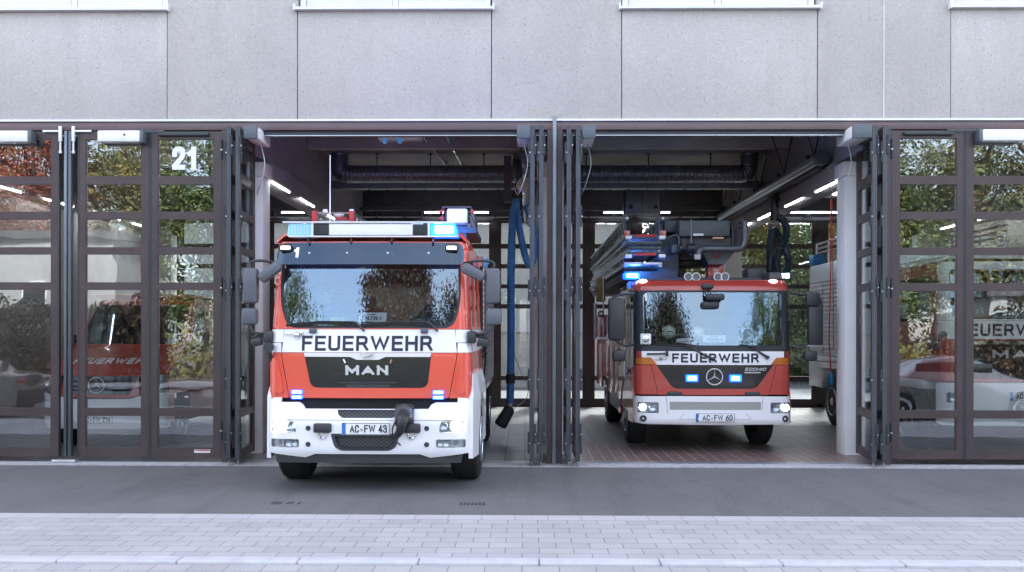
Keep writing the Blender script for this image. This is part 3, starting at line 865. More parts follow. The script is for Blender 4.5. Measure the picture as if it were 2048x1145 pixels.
# ventilation ducts
def duct(x0, x1, lab):
    t = thing('ventilation_duct', lab, 'ventilation duct', ((x0 + x1) / 2, 5.66, 5.16), 'spiral ducts across the bays')
    h = (x1 - x0) / 2; n = int((x1 - x0) / .09)
    prof = []
    for i in range(n + 1):
        a = -h + (x1 - x0) * i / n
        prof += [(a, .175), (a + .035, .175), (a + .045, .184), (a + .06, .184)]
    MB().lathe((0, 0, 0), 'x', prof, 28).done('duct_tube', 'duct', t, 20)
    for s in ((-1, 1) if x0 < -1 else (1,)):
        pts = crom([(s * h, 0, 0), (s * (h + .17), 0, .01), (s * (h + .27), 0, .12), (s * (h + .28), 0, .41)], 5)
        MB().tube(pts, lambda i: .185 if i % 2 else .175, 20).done('duct_elbow', 'duct', t, 20)
    for k in range(3):
        x = -h + .5 + k * (h - .5); hg = MB()
        hg.tube([(x, 0, .18), (x, 0, .415)], .012, 6).lathe((x, 0, .40), 'z', [(0, .035), (.018, .035)], 10)
        hg.done('duct_hanger', 'gasket', t)
duct(-3.55, -.35, 'dark spiral duct under the ceiling behind the fire engine')
duct(.75, 4.3, 'dark spiral duct under the ceiling above the ladder truck')
for a, b, nm in ((GRID[1], GRID[2], 'above the fire engine'), (GRID[2], GRID[3], 'above the ladder truck')):
    t = thing('cable_tray', 'flat dark cable tray below the spiral duct, %s' % nm, 'cable tray', ((a + b) / 2, 6.2, 4.99), 'cable trays across the bays')
    h = (b - a) / 2 - .16
    B('tray_body', 'duct', t, -h, h, -.08, .08, -.04, .10)
    sgm = MB()
    for k in range(11):
        x = -h + .05 + k * (2 * h - .1) / 11
        sgm.box(x, x + (2 * h - .1) / 11 - .03, -.07, -.02, -.075, -.044)
    sgm.done('tray_glints', 'alu', t, 0)  # pale dashes stand in for tube light reflected along the tray's lower edge
# exhaust extraction rails + hoses
def exhaust_rail(x, lab):
    t = thing('exhaust_rail', lab, 'exhaust rail', (x, 1.7, 4.74), 'exhaust extraction rails')
    MB().lathe((0, 0, 0), 'y', [(0, .105), (.03, .112), (8.0, .112)], 24).done('rail_tube', 'duct_rail', t)
    MB().lathe((0, 0, 0), 'y', [(-.06, .118), (.0, .125), (.08, .125)], 24).done('end_cap', 'operator_grey', t)
    B('lower_slot', 'charcoal', t, -.05, .05, .1, 7.9, -.16, -.10)
    for k in range(5):
        y = .4 + k * 1.8
        MB().tube([(0, y, .1), (-.22, y, .84)], .012, 6).tube([(0, y, .1), (.16, y, .84)], .012, 6).box(-.13, .13, y - .02, y + .02, .06, .12).done('rail_bracket', 'charcoal', t)
    return t
exhaust_rail(4.80, 'shiny round metal exhaust rail slanting away over the ladder truck')
exhaust_rail(.06, 'round metal exhaust rail beside the centre column over the fire engine')
def hose(lab, m, path, r, extra, loc):
    t = thing('exhaust_hose', lab, 'exhaust hose', loc, 'corrugated exhaust hoses')
    pts = resample(crom([Vector(p) - Vector(loc) for p in path], 10), .017)
    MB().tube(pts, lambda i: r if i % 2 else r * .88, 16).done('hose_main', m, t, 50)
    extra(t, Vector(loc)); return t
DH = 16.2
def ex1(t, L):
    pts = resample(crom([at(*p) - L for p in ((1038, 402, DH + .1), (1042, 430, DH + .1), (1047, 465, DH + .15), (1054, 500, DH + .2), (1062, 525, DH + .2), (1070, 530, DH + .25), (1076, 500, DH + .3), (1072, 450, DH + .3), (1058, 410, DH + .3))], 10), .017)
    MB().tube([Vector((p.x - .06, p.y, p.z)) for p in pts], lambda i: .066 if i % 2 else .058, 14).done('hose_loop', 'hose_blue', t, 50)
    c = at(1045, 371, DH - .2) - L
    MB().lathe(c, 'y', [(0, .10), (.02, .112), (.05, .112), (.07, .10)], 28).lathe(c, 'y', [(-.02, .03), (0, .035)], 16).done('balancer_wheel', 'cream', t)
    k = at(1035, 345, DH) - L
    MB().box(k.x - .09, k.x + .07, -.1, .12, k.z - .12, k.z + .22, .02).box(k.x - .03, k.x + .03, -.05, .05, k.z - .35, k.z - .12).done('trolley', 'charcoal', t)
    B('trolley_panel', 'hall_dark', t, k.x - .24, k.x - .11, .05, .35, k.z - .5, k.z + .3)
    a = at(1020, 800, DH) - L; b = at(1021, 758, DH) - L
    MB().lathe(b, 'z', [(-.08, .078), (.08, .078)], 18).done('hose_clamp', 'black_rubber', t)
    MB().tube([a + Vector((.01, 0, .03)), at(1018, 818, DH) - L], .06, 14).done('hose_coupling', 'steel', t)
    p0, p1 = at(1021, 815, DH) - L, at(1000, 852, DH - .1) - L
    MB().tube([p0, p0.lerp(p1, .12), p0.lerp(p1, .9), p1], lambda i: (.07, .10, .115, .10)[i], 18).done('suction_nozzle', 'black_rubber', t)
    MB().tube(crom([at(1022, 690, DH) - L, at(1040, 740, DH) - L, at(1056, 775, DH) - L, at(1050, 800, DH) - L, at(1022, 822, DH) - L], 6), .006, 6).done('pull_cord', 'steel', t)
hose('bright blue corrugated exhaust hose hanging beside the fire engine', 'hose_blue', [at(*p) for p in ((1033, 398, DH), (1031, 412, DH), (1027, 425, DH), (1024, 470, DH), (1022, 560, DH), (1022, 680, DH), (1021, 760, DH), (1020, 808, DH))], .072, ex1, tuple(at(1030, 405, DH)))
DR = 18.2
def ex2(t, L):
    c = at(1549, 400, DR - .1) - L
    MB().box(c.x - .08, c.x + .1, -.12, .1, c.z - .16, c.z + .2, .03).lathe(c + Vector((.08, -.15, 0)), 'y', [(0, .07), (.04, .07)], 16).tube([c, c + Vector((0, .05, -.4))], .07, 12).done('trolley', 'black_plastic', t)
hose('dark teal corrugated exhaust hose looped beside the ladder truck', 'hose_teal', [at(*p) for p in ((1546, 395, DR), (1553, 430, DR), (1566, 440, DR), (1573, 458, DR), (1571, 478, DR), (1562, 496, DR), (1555, 515, DR), (1554, 538, DR), (1563, 550, DR), (1574, 542, DR), (1577, 522, DR), (1571, 500, DR), (1560, 478, DR + .2), (1551, 462, DR + .2), (1543, 470, DR + .1), (1540, 500, DR), (1539, 600, DR), (1540, 700, DR))], .075, ex2, tuple(at(1548, 420, DR)))
# ceiling fitting with two small blue lamps
t = thing('ceiling_signal_lamp', 'white ceiling tray with small blue signal lamps above the fire engine', 'ceiling lamp', tuple(at(801, 278, 16.6)))
B('lamp_tray', 'white_paint', t, -.39, .39, -.15, .15, -.02, .05, bev=.01)
MB().tube([(-.3, 0, .05), (-.3, 0, .16)], .01, 6).tube([(.3, 0, .05), (.3, 0, .16)], .01, 6).done('tray_rod', 'steel', t)
for x in (-.27, .0):
    MB().lathe((x, -.1, -.10), 'z', [(0, .03), (.02, .045), (.075, .045)], 14).done('signal_lamp', 'blue_off', t)
wr = MB()
for x in (-.3, -.17, -.03, .1, .24, .34): wr.tube([(x, 0, -.02), (x + .05, -.05, -.10)], .006, 5)
wr.tube([(-.3, -.04, -.1), (.38, -.04, -.1)], .006, 5).done('lamp_guard', 'steel', t)
for i, (x0, y0, x1, y1) in enumerate(((-1.90, 3.2, -1.68, 6.9), (-1.45, 3.2, -1.35, 7.2))):
    t = thing('ceiling_conduit', 'pale metal conduit running back under the ceiling, %s' % ('left of the two' if i == 0 else 'right of the two'), 'conduit', (x0, y0, 5.50), 'ceiling conduits')
    MB().tube([(0, 0, 0), (x1 - x0, y1 - y0, 0)], .022, 8).done('conduit_pipe', 'alu', t)
    for k in (.1, .5, .9): B('conduit_clip', 'steel', t, (x1 - x0) * k - .03, (x1 - x0) * k + .03, (y1 - y0) * k - .02, (y1 - y0) * k + .02, -.03, .08)
# grey heater unit at the back
c = at(1283, 408, 21.6)
t = thing('fan_heater', 'grey boxy fan heater hung above the rear doors behind the ladder', 'heater', tuple(c))
B('heater_case', 'duct', t, -.40, .40, -.2, .3, -.26, .30, bev=.02)
B('heater_door_seam', 'gasket', t, -.012, .0, -.203, -.2005, -.24, .28)
for x in (-.27, .30): MB().lathe((x, -.2, -.10), 'y', [(-.03, .045), (0, .05)], 14).done('heater_knob', 'gasket', t)
for x in (-.43, .41): B('heater_bracket', 'charcoal', t, x, x + .03, -.1, .1, -.25, c.z * 0 + (5.57 - c.z))
# hanging red power cable with blue plug and its socket box
c = at(1661, 386, 16.9)
t = thing('socket_box', 'small white lit socket box beside the right column', 'socket box', tuple(c))
B('box_case', 'white_paint', t, -.10, .10, -.06, .06, -.09, .10, bev=.01)
B('box_face', 'head_dim', t, .02, .09, -.066, -.061, -.05, .06)
t = thing('power_cable', 'thin red hanging cable with blue plug beside the white column', 'cable', tuple(at(1664, 395, 16.85)))
L0 = at(1664, 395, 16.85)
MB().tube([at(*p) - L0 for p in ((1668, 388, 16.85), (1662, 400, 16.85), (1662, 520, 16.85), (1660, 600, 16.85), (1658, 680, 16.85), (1662, 745, 16.85))], .012, 7).tube([at(*p) - L0 for p in ((1664, 400, 16.87), (1666, 560, 16.87), (1667, 700, 16.87))], .008, 6).done('cable_strand', 'red_cable', t)
e = at(1662, 745, 16.85) - L0
MB().lathe(e, 'z', [(-.24, .03), (-.20, .05), (-.08, .045), (0, .02)], 14).done('plug', 'plug_blue', t)
# ================================================================= VEHICLE HELPERS
def front_fn(hw, r, z0, tilt, bulge, hw_top=None, z_top=3.0, base=0.):
    """surface of a cab front: u across, v height, w inwards"""
    def fn(u, v, w):
        h = hw if (hw_top is None or v < z0) else hw + (hw_top - hw) * min(1, (v - z0) / (z_top - z0))
        a = min(abs(u), h)
        y = base + max(0, v - z0) * tilt + bulge * (u / hw) ** 2
        if a > h - r: y += r - math.sqrt(max(0, r * r - (a - h + r) ** 2))
        return Vector((math.copysign(min(abs(u), h), u), y + w, v))
    fn.hw = lambda v: hw if (hw_top is None or v < z0) else hw + (hw_top - hw) * min(1, (v - z0) / (z_top - z0))
    fn.y_edge = lambda v: base + max(0, v - z0) * tilt + bulge + r
    return fn
def side_fn(fn, s, out=0.):
    return lambda u, v, w: Vector((s * (fn.hw(v) + out - w), u, v))
def lift(fn, d): return lambda u, v, w: fn(u, v, w - d)

def mirror_head(parent, c, sx, sy, sz, name='mirror_head'):
    x, y, z = c
    o = B(name, 'grey_plastic', parent, x - sx / 2, x + sx / 2, y - sy / 2, y + sy / 2, z - sz / 2, z + sz / 2, bev=min(sx, sy, sz) * .3)
    B('mirror_glass', 'chrome', o, x - sx * .38, x + sx * .38, y + sy / 2 + .001, y + sy / 2 + .006, z - sz * .4, z + sz * .4)
    return o

def rot_box(mb, c, size, rot, bev=0.):
    m = Matrix.Translation(c) @ (Matrix.Rotation(rot[2], 4, 'Z') @ Matrix.Rotation(rot[1], 4, 'Y') @ Matrix.Rotation(rot[0], 4, 'X'))
    a, b, d = (q / 2 for q in size)
    return mb.box(-a, a, -b, b, -d, d, bev, 2, m)

def seat(parent, x, y, z):
    m = MB().box(x - .25, x + .25, y - .05, y + .42, z - .15, z + .02, .05)
    rot_box(m, (x, y + .48, z + .38), (.46, .12, .72), (R(-8), 0, 0), .05)
    rot_box(m, (x, y + .54, z + .82), (.26, .09, .18), (R(-6), 0, 0), .04)
    m.done('seat', 'seat_cloth', parent)

def person(label, cat_loc, driver):
    """seated firefighter; origin on the seat cushion, facing -y"""
    t = thing('person', label, 'person', cat_loc)
    J = {'pelvis': (0, .10, .08), 'waist': (0, .12, .25), 'chest': (0, .13, .45), 'neck0': (0, .12, .58), 'neck': (0, .10, .66)}
    V = [J['pelvis'], J['waist'], J['chest'], J['neck0'], J['neck']]; Rr = [.15, .145, .165, .08, .06]
    E = [(0, 1), (1, 2), (2, 3), (3, 4)]
    for s in (-1, 1):
        n = len(V)
        V += [(s * .17, .13, .53), (s * .25, .02 if driver else .08, .30), (s * .17, -.26, .30) if driver else (s * .20, -.14, .12)]
        Rr += [.075, .055, .042]
        E += [(2, n), (n, n + 1), (n + 1, n + 2)]
        n = len(V)
        V += [(s * .10, .05, .06), (s * .15, -.40, .08), (s * .15, -.46, -.34), (s * .15, -.60, -.40)]
        Rr += [.10, .075, .055, .045]
        E += [(0, n), (n, n + 1), (n + 1, n + 2), (n + 2, n + 3)]
    def skin(name, V, E, Rr, m, lv=2, parent=t):
        me = bpy.data.meshes.new(name); me.from_pydata(V, E, []); o = bpy.data.objects.new(name, me); COL.objects.link(o)
        o.parent = parent; me.materials.append(M[m])
        md = o.modifiers.new('Skin', 'SKIN')
        if not me.skin_vertices: bpy.context.view_layer.objects.active = o; bpy.ops.mesh.customdata_skin_add()
        for i, r in enumerate(Rr): me.skin_vertices[0].data[i].radius = (r, r)
        me.skin_vertices[0].data[0].use_root = True; md.use_smooth_shade = True
        o.modifiers.new('Sub', 'SUBSURF').levels = lv; o.modifiers['Sub'].render_levels = lv
        return o
    body = skin('body', V, E, Rr, 'turnout')
    # head with nose, ears, neck
    h = MB().ball((0, .06, .80), .10, 20, (.86, 1.0, 1.22)).ball((0, -.042, .79), .018, 8, (.8, 1.2, 1.5))
    h.ball((0, -.01, .72), .05, 10, (1, .9, .7)).tube([(0, .10, .62), (0, .075, .74)], .052, 12)
    for s in (-1, 1): h.ball((s * .088, .07, .795), .022, 8, (.5, 1, 1.5))
    ho = h.done('head', 'skin', body, 80)
    e = MB()
    for s in (-1, 1): e.ball((s * .033, -.028, .815), .011, 8)
    e.tube([(-.024, -.030, .745), (0, -.036, .742), (.024, -.030, .745)], .004, 5)
    e.done('face_features', 'hair', ho)
    hr = MB().ball((0, .075, .835), .105, 18, (.88, 1.0, 1.05)); 
    hr.done('hair', 'hair', body, 80)
    for s in (-1, 1):   # hands with fingers
        w_ = Vector((s * .17, -.26, .30)) if driver else Vector((s * .20, -.14, .12))
        Vh = [tuple(w_), tuple(w_ + Vector((-s * .01, -.05, .012)))]; Eh = [(0, 1)]; Rh = [.030, .034]
        for k in range(4):
            f = Vector((s * (-.030 + .02 * k), -.085, .02)); n = len(Vh); L = (.03, .036, .033, .026)[k]
            Vh += [tuple(w_ + f), tuple(w_ + f + Vector((0, -L, -.008))), tuple(w_ + f + Vector((0, -L * 1.3, -.035)))]
            Rh += [.0095, .0085, .0075]; Eh += [(1, n), (n, n + 1), (n + 1, n + 2)]
        n = len(Vh); Vh += [tuple(w_ + Vector((-s * .045, -.05, .015))), tuple(w_ + Vector((-s * .055, -.08, .0)))]
        Rh += [.011, .009]; Eh += [(1, n), (n, n + 1)]
        skin('hand', Vh, Eh, Rh, 'skin', 1)
        B('yoke_patch', 'hivis', body, s * .12 - .06, s * .12 + .06, -.052, -.035, .40, .52, bev=.006)
        MB().tube([(s * .17, .115, .50), (s * .20, .09, .43)], .082, 12).done('sleeve_band', 'hivis', body)
    MB().tube([(0, .118, .26), (0, .118, .33)], .165, 16).done('chest_band', 'hivis', body)
    return t

# ================================================================= FIRE ENGINE (left bay, rolling out)
EX, EY = -1.855, 10.95 - 13.34
E = thing('fire_engine', 'large red and white fire engine rolling out of the left open bay', 'fire engine', (EX, EY, 0))
fx = lambda p: (p - 737.5) / 169
fz = lambda p: 1.91 - (p - 665) / 169
HW = 1.215
FE = front_fn(HW, .13, 1.66, .125, .06, 1.16, 3.02)
ws = roundpoly([(-.985, 1.955), (1.0, 1.955), (1.085, 2.25), (1.08, 2.93), (-1.08, 2.93), (-1.085, 2.25)], [.12, .12, .3, .06, .06, .3], 6)
panel('windscreen_surround', 'red_a', E, [(-HW, 1.945), (HW, 1.945), (1.16, 3.0), (-1.16, 3.0)], FE, [ws], .05, .08)
pw = panel('windscreen', 'windscreen', E, [(u * 1.012, v * .998 + .004) for u, v in ws], lift(FE, -.02), thick=.006, grid=.07, smooth=60)
ins = [(u * .975, 2.44 + (v - 2.44) * .93) for u, v in ws]
panel('windscreen_border', 'gasket', pw, ws, lift(FE, -.012), [ins], .006, .1)
# white belt in three pieces, lower front in three pieces
panel('white_belt', 'white_a', E, [(-1.045, 1.667), (1.045, 1.667), (1.02, 1.94), (-1.02, 1.94)], FE, thick=.02, grid=.09)
for s in (-1, 1):
    panel('belt_corner', 'white_a', E, [(s * 1.052, 1.667), (s * HW, 1.667), (s * HW, 1.78), (s * 1.054, 1.78)], FE, thick=.02, grid=.04)
    panel('belt_corner', 'white_a', E, [(s * 1.032, 1.787), (s * HW, 1.787), (s * HW, 1.94), (s * 1.028, 1.94)], FE, thick=.02, grid=.04)
gr = roundpoly([(-.775, 1.655), (.745, 1.655), (.70, 1.245), (-.69, 1.245)], [.0, .0, .09, .09], 6)
panel('front_flap', 'red_a', E, roundpoly([(-1.05, 1.662), (1.05, 1.662), (.95, 1.125), (-.95, 1.125)], [.0, .0, .03, .03]), FE, [gr], .03, .09)
for s in (-1, 1):
    panel('corner_panel', 'red_a', E, [(s * 1.058, 1.662), (s * HW, 1.662), (s * HW, 1.125), (s * .958, 1.125)], FE, thick=.03, grid=.05)
    panel('air_deflector', 'red_a', E, roundpoly([(s * 1.09, 1.60), (s * (HW - .005), 1.60), (s * HW, 1.18), (s * 1.02, 1.18)], .04), lift(FE, .022), thick=.02, grid=.04)
g = panel('grille', 'grille', E, gr, lift(FE, -.02), thick=.02, grid=.1)
panel('grille_bar', 'alu_bright', g, roundpoly([(-.775, 1.66), (.745, 1.66), (.735, 1.615), (.20, 1.615), (.12, 1.58), (-.14, 1.58), (-.22, 1.615), (-.765, 1.615)], .015), lift(FE, .008), thick=.02, grid=.1)
panel('emblem_frame', 'chrome', g, [(-.10, 1.655), (.08, 1.655), (.045, 1.59), (-.065, 1.59)], lift(FE, .012), [[(-.085, 1.648), (.065, 1.648), (.037, 1.597), (-.057, 1.597)]], .006, .1)
MB().tube([FE(-.045, 1.61, -.014), FE(-.02, 1.622, -.014), FE(.01, 1.624, -.014), FE(.04, 1.64, -.014)], .008, 6).tube([FE(.0, 1.62, -.014), FE(.015, 1.605, -.014)], .005, 5).done('lion_emblem', 'steel', g)
sign('maker_lettering', 'MAN', 'alu', g, (-.272, .236, 1.40, 1.515), lift(FE, .004), .30, .42, .012)
rib = MB()
rib.box(-.36, .34, .02, .07, 1.30, 1.315).box(-.27, .25, .02, .06, 1.25, 1.285)
rib.done('grille_slot', 'charcoal', g)
for s in (-1, 1): MB().tube([FE(-.012 + s * .29, 1.585, -.002), FE(-.012 + s * .27, 1.54, -.002)], .012, 6).done('grille_fin', 'chrome', g)
sign('lettering', 'FEUERWEHR', 'letters', E, (fx(602), fx(865), fz(703), fz(672.5)), FE, .19, .34, .002)
B('gap_recess', 'dark_in', E, -1.12, 1.12, .10, .40, .70, 1.72)
for x0, x1 in ((581, 604.5), (866, 889)):
    for y0, y1 in ((782, 790), (792.5, 800)):
        o = panel('front_strobe', 'blue_lit', E, rr(fx(x0), fx(x1), fz(y1), fz(y0), .012), lift(FE, .018), thick=.02, grid=.1)
        panel('strobe_core', 'blue_core', o, rr(fx(x0) + .02, fx(x1) - .02, fz(y1) + .013, fz(y0) - .013, .004), lift(FE, .021), thick=.003, grid=.1)
# bumper
FB = front_fn(1.225, .20, 9, 0, .05, base=-.09)
def FBc(u, v, w):
    p = FB(u, v, w)
    if v > .872: p.y += (v - .872) * .28
    if v < .56: p.y += (.56 - v) ** 2 * 2.2
    return p
bo = [(-1.225, .44), (-1.225, 1.12), (-1.04, 1.13), (-1.04, 1.075), (-.82, 1.075), (-.78, 1.05), (-.745, 1.0), (.715, 1.0), (.75, 1.05), (.80, 1.075), (1.06, 1.075), (1.06, 1.13),
      (1.225, 1.12), (1.225, .44), (1.17, .475), (.74, .425), (.62, .47), (-.62, .47), (-.74, .425), (-1.17, .475)]
upg = roundpoly([(-.36, .992), (.32, .992), (.32, .92), (.30, .895), (-.30, .895), (-.345, .93)], .01)
log_ = roundpoly([(-.42, .705), (.375, .705), (.33, .56), (.26, .52), (-.30, .52), (-.375, .56)], .03)
hlL = roundpoly([(-1.165, .875), (-.90, .875), (-.855, .82), (-.845, .725), (-1.165, .725)], .015); hlR = [(-u, v) for u, v in hlL][::-1]
fgL = rr(-1.155, -.81, .548, .645, .02); fgR = [(-u, v) for u, v in fgL][::-1]
bp = panel('bumper', 'white_a', E, bo, FBc, [upg, log_, hlL, hlR, fgL, fgR], .05, .07)
panel('bumper_seam', 'gasket', bp, [(-1.2, .8705), (1.2, .8705), (1.2, .8745), (-1.2, .8745)], lift(FBc, .001), thick=.004, grid=.2)
panel('mesh_insert', 'mesh_dark', E, upg, lift(FBc, -.03), thick=.01, grid=.1)
lg = panel('lower_intake', 'mesh_dark', E, [(u * .97, .61 + (v - .61) * .95) for u, v in log_], lift(FBc, -.05), thick=.01, grid=.1)
panel('intake_rim', 'charcoal', lg, [(u * 1.03, .61 + (v - .61) * 1.08) for u, v in log_], lift(FBc, .006), [[(u * .92, .615 + (v - .615) * .80) for u, v in log_]], .03, .1)
for hl, s in ((hlL, -1), (hlR, 1)):
    h = panel('headlight', 'reflector', E, hl, lift(FBc, -.045), thick=.01, grid=.08)
    c = FBc(s * 1.05, .80, 0)
    MB().lathe((c.x, c.y, c.z), 'y', [(.035, .06), (.012, .073), (.0, .066)], 24).done('headlight_bulb', 'head_lit', h)
    c = FBc(s * .90, .80, 0)
    MB().lathe((c.x, c.y, c.z), 'y', [(.04, .03), (.015, .045), (.02, .035), (.035, .012)], 20).done('turn_reflector', 'chrome', h)
    panel('headlight_glass', 'lens', h, hl, lift(FBc, .004), thick=.004, grid=.08)
for hl, s in ((fgL, -1), (fgR, 1)):
    h = panel('fog_light', 'reflector', E, hl, lift(FBc, -.04), thick=.01, grid=.08)
    for k, r in ((.86, .032), (.93, .038)):
        c = FBc(s * k, .597, 0); MB().lathe((c.x, c.y, c.z), 'y', [(.03, r * .6), (.01, r), (.016, r * .7)], 16).done('fog_bulb', 'chrome', h)
    panel('fog_glass', 'lens', h, hl, lift(FBc, .003), thick=.004, grid=.08)
    B('fog_divider', 'alu', h, s * 1.0 - .006, s * 1.0 + .006, FBc(s, .6, 0).y - .001, FBc(s, .6, 0).y + .03, .555, .64)
    for z in (.775, .585):
        c = FBc(s * .70, z, 0); MB().lathe((c.x, c.y, c.z), 'y', [(.01, .03), (-.006, .03), (-.010, .02), (-.006, .008)], 16).done('bumper_cap', 'black_plastic', E)
    c = FBc(s * .525, .78, 0)
    cv = B('tow_cover', 'black_plastic', E, c.x - .105, c.x + .105, c.y - .05, c.y + .03, .725, .835, bev=.02)
    MB().tube([Vector((c.x + .045 * math.cos(a * PI / 8), c.y - .02, .715 - .055 * abs(math.sin(a * PI / 8)))) for a in range(9)], .010, 8).done('tow_eye', 'chrome', cv)
plate(E, 0, .70, .845, fx(687), fx(783), lift(FBc, .012), ('AC', 'FW 43'))
# pump outlet on the bumper
n = MB().lathe((.44, -.12, .95), 'y', [(-.10, .085), (-.06, .115), (0, .12), (.06, .10)], 22).done('hose_outlet', 'charcoal_l', E)
MB().tube(crom([(.44, -.20, .93), (.43, -.22, .85), (.40, -.18, .76), (.36, -.14, .70)], 5), lambda i: .07 - i * .002, 14).done('outlet_bend', 'black_plastic', n)
MB().lathe((.44, -.225, .95), 'y', [(0, .07), (.02, .078), (.05, .06)], 6).done('outlet_cap', 'charcoal', n)
MB().tube(crom([(.37, -.2, .90), (.31, -.17, .78), (.33, -.14, .66), (.40, -.12, .58)], 5), .010, 6).box(.35, .53, -.16, -.10, 1.045, 1.065).done('outlet_frame', 'black_plastic', n)
B('outlet_block', 'black_plastic', n, .33, .55, -.10, .0, .80, 1.05, bev=.015)
skirt = panel('front_skirt', 'black_plastic', E, [(-1.13, .52), (1.13, .52), (1.10, .36), (-1.10, .36)], lift(FB, -.06), thick=.05, grid=.1)
# visor
def FV(u, v, w):
    p = FE(u, v, w); p.y -= .035 + (2.99 - v) * .32; return p
vis = roundpoly([(-1.10, 2.715), (1.10, 2.715), (1.135, 2.80), (1.10, 2.985), (-1.10, 2.985), (-1.135, 2.80)], [.05, .05, .1, .08, .08, .1])
v = panel('sun_visor', 'visor', E, vis, FV, thick=.008, grid=.08)
for x, y in ((697, 508), (778, 508), (859, 508), (621, 508)):
    c = FV((x - 742) / 166.5, 1.91 + (665 - y) / 166.5, 0); MB().lathe(tuple(c), 'y', [(-.012, .008), (-.008, .013), (.0, .013)], 10).done('visor_screw', 'alu', v)
for x in (572.5, 905.5):
    u = (x - 742) / 167; c = FV(u, 2.915, 0)
    h = B('marker_lamp', 'black_plastic', E, c.x - .078, c.x + .078, c.y - .05, c.y - .004, 2.868, 2.965, bev=.03)
    B('marker_light', 'head_dim', h, c.x - .055, c.x + .055, c.y - .058, c.y - .051, 2.90, 2.935, bev=.003)
sign('unit_number', '1', 'letters_w', v, ((589.5 - 742) / 167, (601 - 742) / 167, 2.80, 2.925), FV, .27, .3, .003)
# roof
def roof_fn(zt, hw, r=.16):
    def fn(u, v, w):
        a = abs(u); z = zt
        if a > hw - r: z -= r - math.sqrt(max(0, r * r - (a - hw + r) ** 2))
        if v < .45: z -= (.45 - v) ** 2 * .5
        return Vector((u, v, z - w))
    return fn
panel('cab_roof', 'red_a', E, [(-1.16, .235), (1.16, .235), (1.16, 2.85), (-1.16, 2.85)], roof_fn(3.13, 1.165, .13), thick=.03, grid=.1)
for s in (-1, 1):
    wn = roundpoly([(.48, 1.98), (1.35, 1.98), (1.35, 2.82), (.58, 2.82)], .06)
    wn2 = roundpoly([(1.62, 1.98), (2.55, 1.98), (2.55, 2.82), (1.62, 2.82)], .06)
    ye = lambda z: FE.y_edge(z)
    sd = panel('cab_side', 'red_a', E, [(ye(1.12), 1.12), (2.85, 1.12), (2.85, 3.0), (ye(3.0), 3.0), (ye(1.7), 1.7)], side_fn(FE, s), [wn, wn2], .04, .12)
    for q in (wn, wn2): panel('side_window', 'side_glass', sd, q, side_fn(FE, s, -.02), thick=.006, grid=.2)
    for y in (.42, 1.48, 2.68): B('door_seam', 'gasket', sd, s * (HW - .004) - .003, s * (HW - .004) + .003, y, y + .012, 1.42, 1.95)
    B('belt_side', 'white_a', sd, min(s * HW, s * (HW + .004)), max(s * HW, s * (HW + .004)), .28, 2.84, 1.667, 1.94)
    B('door_handle', 'black_plastic', sd, s * (HW + .025) - .02, s * (HW + .025) + .02, 1.30, 1.48, 1.72, 1.78, bev=.01)
    # wheel-arch fender
    arch = [(1.14 + .63 * math.cos(R(a)), .50 + .63 * math.sin(R(a))) for a in range(-5, 186, 10)]
    fo = [(.10, .40), (.12, 1.13), (.34, 1.40), (2.0, 1.40), (2.22, 1.2), (2.26, .44)] + [(1.14 + .63, .44)] + arch[1:-1] + [(.51, .40)]
    fd = panel('fender', 'white_a', E, fo, lambda u, v, w, s=s: Vector((s * (1.235 + .065 * min(1, max(0, u - .1) / .5) - w - max(0, v - 1.15) * .16), u, v)), thick=.05, grid=.1)
    MB().lathe((s * 1.30, .85, 1.12), 'x', [(-s * .02, .028), (s * .012, .024)], 12).done('side_marker', 'amber', fd)
    B('step', 'alu', E, s * 1.0 - .14, s * 1.0 + .14, 2.3, 2.8, .42, .46)
    wheel(E, (s * 1.10, 1.14, .515), .515, .37, s)
    for dy in (-.17, .17): pass
    wheel(E, (s * 1.10, 5.3, .5), .5, .28, s)
    # mirrors with their arms
    mx = -1.415 if s < 0 else 1.475
    MB().tube(crom([(s * 1.12, .18, 2.74), (s * 1.30, .05, 2.76), (mx, .05, 2.74), (mx, .05, 2.66)], 4), .017, 8).tube(crom([(s * 1.17, .16, 1.90), (s * 1.36, .05, 1.895), (mx, .05, 1.96), (mx, .05, 2.05)], 4), .017, 8).done('mirror_arm', 'black_plastic', E)
    mirror_head(E, (mx, .05, 2.46), .175, .13, .42); mirror_head(E, (mx + s * .012, .05, 2.095), .185, .13, .20)
    m2 = MB(); rot_box(m2, (s * 1.18 if s < 0 else 1.24, .02, 2.62), (.30, .14, .13), (0, R(-38) if s < 0 else R(28), 0), .045); m2.done('ramp_mirror', 'grey_plastic', E)
    m3 = MB(); rot_box(m3, (s * 1.22, .10, 1.85), (.11, .10, .15), (0, 0, 0), .03); rot_box(m3, (s * 1.36, .10, 1.79), (.14, .09, .10), (0, R(s * 12), 0), .03); m3.tube([(s * 1.2, .12, 1.88), (s * 1.42, .1, 1.84)], .022, 8); m3.done('front_mirror', 'black_plastic', E)
B('cab_back', 'red_a', E, -1.15, 1.15, 2.851, 2.88, 1.0, 3.0)
B('cab_floor', 'dark_in', E, -1.1, 1.1, .42, 2.84, 1.0, 1.05)
B('dashboard', 'dash', E, -1.12, 1.12, .22, .62, 1.72, 1.985, bev=.04)
B('instrument_hood', 'dash', E, .45, 1.02, .30, .62, 1.93, 2.10, bev=.05)
for x in (-.72, .72): seat(E, x, 1.05, 1.55)
sw = MB(); cpt = Vector((.74, .72, 2.10)); ax = Vector((0, -.5, .87)).normalized(); u_ = Vector((1, 0, 0)); v_ = ax.cross(u_)
sw.tube([cpt + (u_ * math.cos(a * PI / 14) + v_ * math.sin(a * PI / 14)) * .23 for a in range(28)], .016, 8, closed=True)
